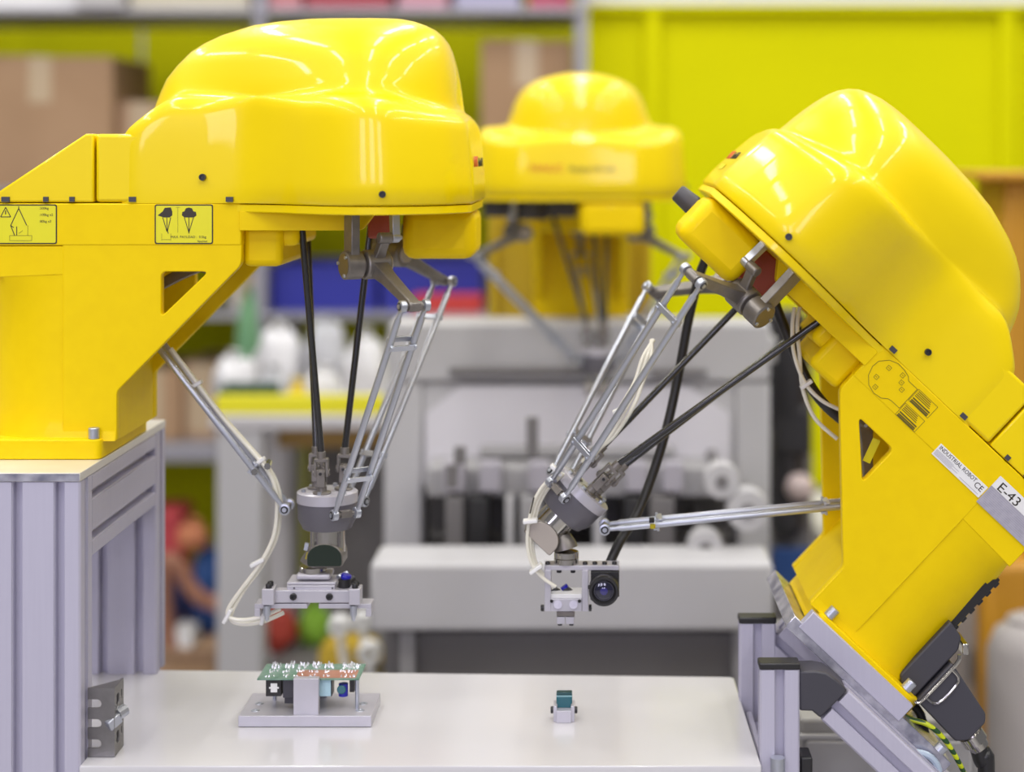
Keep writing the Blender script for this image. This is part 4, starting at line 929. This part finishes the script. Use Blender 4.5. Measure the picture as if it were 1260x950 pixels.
blob('green_bundle', 'bright green cloth bundle on the lower shelf of the workbench', 'cloth', 386, 795, 20, 26, YB+0.2, mat('cloth_green', (0.22,0.42,0.03), 0.7), zls, None, 34)
# gas bottle style ochre drum and pale hose loops near the machine
dr = thing('ochre_drum', 'ochre and dark striped drum between workbench and machine', 'drum', (P(425,0,3.3).x, 3.3, FLOOR_Z))
dx = P(432,0,3.3)
mk('drum_body', MB().lathe(V(dx.x,3.3,FLOOR_Z), V(0,0,1), [(0,0.058),(0.02,0.062),(0.4,0.062),(0.41,0.059),(0.43,0.062),(zat(788,3.3)-FLOOR_Z-0.02,0.062),(zat(788,3.3)-FLOOR_Z,0.05)], 28), mat('drum_ochre', (0.42,0.28,0.02), 0.45), dr)
mk('drum_band', MB().lathe(V(dx.x,3.3,zat(822,3.3)), V(0,0,1), [(0,0.0632),(0.014,0.0632)], 28), BLACK, dr)
for i, (x, y, w) in enumerate(((418,770,12),(446,764,11),(455,803,14))):
    lb_ = ('pale hose coil on the drum', 'white hose coil hanging beside the grey machine base', 'lowest white hose coil beside the grey machine base')[i]
    c_ = P(x,y,(3.20,3.17,3.12)[i]); hp = thing('hose_coil', lb_, 'hose', c_, 'white hose coils')
    cm_ = MB()
    for k in range(3): cm_.torus(c_ + V(0,0.012*k-0.012,0), V(0.1*k,1,0.1), w/F_PX*3.2*0.7, 0.007, 24, 8)
    mk('coil', cm_, WHITE, hp)
    mk('hose_tail', MB().tube([c_ + V(0,0,-w/F_PX*2.2), c_ + V(0.02,0.01,-0.2), V(c_.x+0.03, c_.y+0.02, FLOOR_Z+0.008)], 0.007), WHITE, hp)

# low rack bay behind the stand: blue bins, red box, brown hose
zlow = zat(800, 4.3)
lowp = thing('floor_cabinet', 'low cardboard-brown cabinet behind the stand posts', 'cabinet', (P(230,0,4.3).x, 4.45, FLOOR_Z))
mk('cabinet_body', MB().box((P(120,0,4.3).x,4.32,FLOOR_Z), (P(263,0,4.3).x,4.65,zlow-0.01)), CARD2, lowp, bevel=0.004)
mk('cabinet_top', MB().box((P(118,0,4.3).x,4.30,zlow-0.01), (P(265,0,4.3).x,4.66,zlow)), CARD2, lowp, bevel=0.003)
mk('cabinet_door', MB().box((P(205,0,4.3).x,4.312,FLOOR_Z+0.05), (P(260,0,4.3).x,4.32,zlow-0.03)), CARD, lowp, bevel=0.003)
bb = mat('blue_sack', (0.02,0.08,0.28), 0.6); db = mat('navy_sack', (0.02,0.025,0.10), 0.6)
blob('blue_sack', 'bright blue sack leaning in the low bay behind the stand', 'sack', 254, 700, 21, 56, 4.46, bb, zlow, None, 41)
blob('navy_sack', 'dark navy sack beside the bright blue sack', 'sack', 216, 740, 13, 40, 4.42, db, zlow, None, 42)
bh = thing('brown_hose', 'thick orange-brown hose draped over the blue sacks', 'hose', P(235,700,4.30))
mk('hose', MB().tube([P(212,795,4.32), P(203,745,4.31), P(206,690,4.30), P(222,700,4.30), P(234,722,4.30), P(250,738,4.30), P(264,742,4.31)], 0.020, 14), mat('hose_brown', (0.34,0.15,0.09), 0.6), bh)
mk('hose_end', MB().cyl(P(264,742,4.31), P(272,742,4.31), 0.024, n=14), mat('hose_end_pink', (0.5,0.25,0.18), 0.6), bh)
blob('orange_pouch', 'orange pouch lying on top of the blue sack', 'pouch', 238, 668, 18, 18, 4.42, mat('pouch_orange', (0.55,0.20,0.09), 0.6), zat(676,4.42), None, 43)
rb = thing('red_box', 'red box on the low cabinet behind the stand post', 'box', (P(205,0,4.55).x, 4.6, zlow))
mk('box_body', MB().box((P(180,0,4.52).x,4.52,zlow), (P(222,0,4.52).x,4.66,zat(628,4.52))), mat('box_signal_red', (0.50,0.05,0.06), 0.5), rb, bevel=0.004)
mk('box_lid', MB().box((P(179,0,4.52).x,4.515,zat(640,4.52)), (P(223,0,4.52).x,4.663,zat(634,4.52))), MATS['box_signal_red'], rb, bevel=0.002)
wbx = thing('white_carton', 'small white carton beside the navy sack on the low cabinet', 'box', (P(222,0,4.33).x, 4.36, zlow))
mk('carton', MB().box((P(212,0,4.31).x,4.31,zlow+0.0005), (P(236,0,4.31).x,4.39,zat(776,4.31))), WHITE, wbx, bevel=0.004); mk('flap', MB().box((P(212,0,4.31).x+0.002,4.312,zat(776,4.31)), (P(224,0,4.31).x,4.388,zat(776,4.31)+0.002)), WHITE, wbx)

# ================================================================ RIGHT BACKGROUND
dk = thing('dark_equipment', 'dark grey equipment column with hanging black covers beside the grey machine', 'machine', (0.41, 3.5, FLOOR_Z))
DK = mat('black_cover', (0.03,0.028,0.032), 0.5)
mk('column', MB().pbox(948,405,1000,1500,3.40,3.7), PG3, dk, bevel=0.01)
mk('cover', MB().lathe(P(968,380,3.4), V(0,0,-1), [(0,0.02),(0.01,0.04),(0.2,0.045),(0.24,0.03),(0.42,0.04),(0.45,0.02)], 20), DK, dk)
mk('cover', MB().pbox(955,500,1000,560,3.36,3.40), DK, dk, bevel=0.01)
mk('lamp', MB().sphere(P(984,600,3.36), 0.028), mat('pale_pink_dome', (0.62,0.50,0.48), 0.4), dk)
mk('red_panel', MB().pbox(958,610,978,660,3.38,3.40), mat('panel_red', (0.35,0.06,0.08), 0.5), dk, bevel=0.003)
mk('blue_panel', MB().pbox(950,676,1000,730,3.38,3.40), mat('panel_blue', (0.02,0.07,0.25), 0.5), dk, bevel=0.003)
ORB = mat('ochre_post', (0.55,0.26,0.01), 0.5, 0, 0, (0.50,0.23,0.01), 5)
op = thing('ochre_post', 'tall ochre post with short cross arm beside the tilted robot', 'post', (0.80, 3.3, FLOOR_Z))
mk('post', MB().pbox(1236,222,1330,1460,3.3,3.55), ORB, op, bevel=0.008)
mk('cross_arm', MB().pbox(1206,212,1345,222,3.25,3.58), ORB, op, bevel=0.004)
mk('lower_sleeve', MB().pbox(1209,690,1340,1462,3.22,3.295), ORB, op, bevel=0.02)
gt = thing('grey_drum', 'rounded pale grey container beside the ochre post', 'container', (P(1262,0,2.9).x, 2.98, FLOOR_Z))
dc = P(1268,0,2.98)
mk('container_body', MB().lathe(V(dc.x,2.98,FLOOR_Z), V(0,0,1), [(0,0.072),(0.02,0.078),(zat(800,2.98)-FLOOR_Z,0.074),(zat(775,2.98)-FLOOR_Z,0.060),(zat(766,2.98)-FLOOR_Z,0.040)], 32), mat('container_grey', (0.36,0.33,0.32), 0.6), gt, angle=60)
mk('container_lid', MB().lathe(V(dc.x,2.98,zat(766,2.98)), V(0,0,1), [(0,0.040),(0.008,0.040),(0.016,0.022)], 28), MATS['container_grey'], gt)
wc = thing('white_cabinet', 'pale grey floor cabinet behind the tilted robot', 'cabinet', (P(1150,0,3.6).x, 3.8, FLOOR_Z))
mk('body', MB().pbox(1010,660,1212,1350,3.62,4.1), mat('cabinet_pale', (0.52,0.50,0.50), 0.5), wc, bevel=0.006)
for a, b in ((1016,1108), (1114,1206)):
    dd = mk('door', MB().pbox(a,672,b,1330,3.60,3.619), MATS['cabinet_pale'], wc, bevel=0.004); mk('handle', MB().pbox(b-12,800,b-8,840,3.585,3.60), PG3, dd)
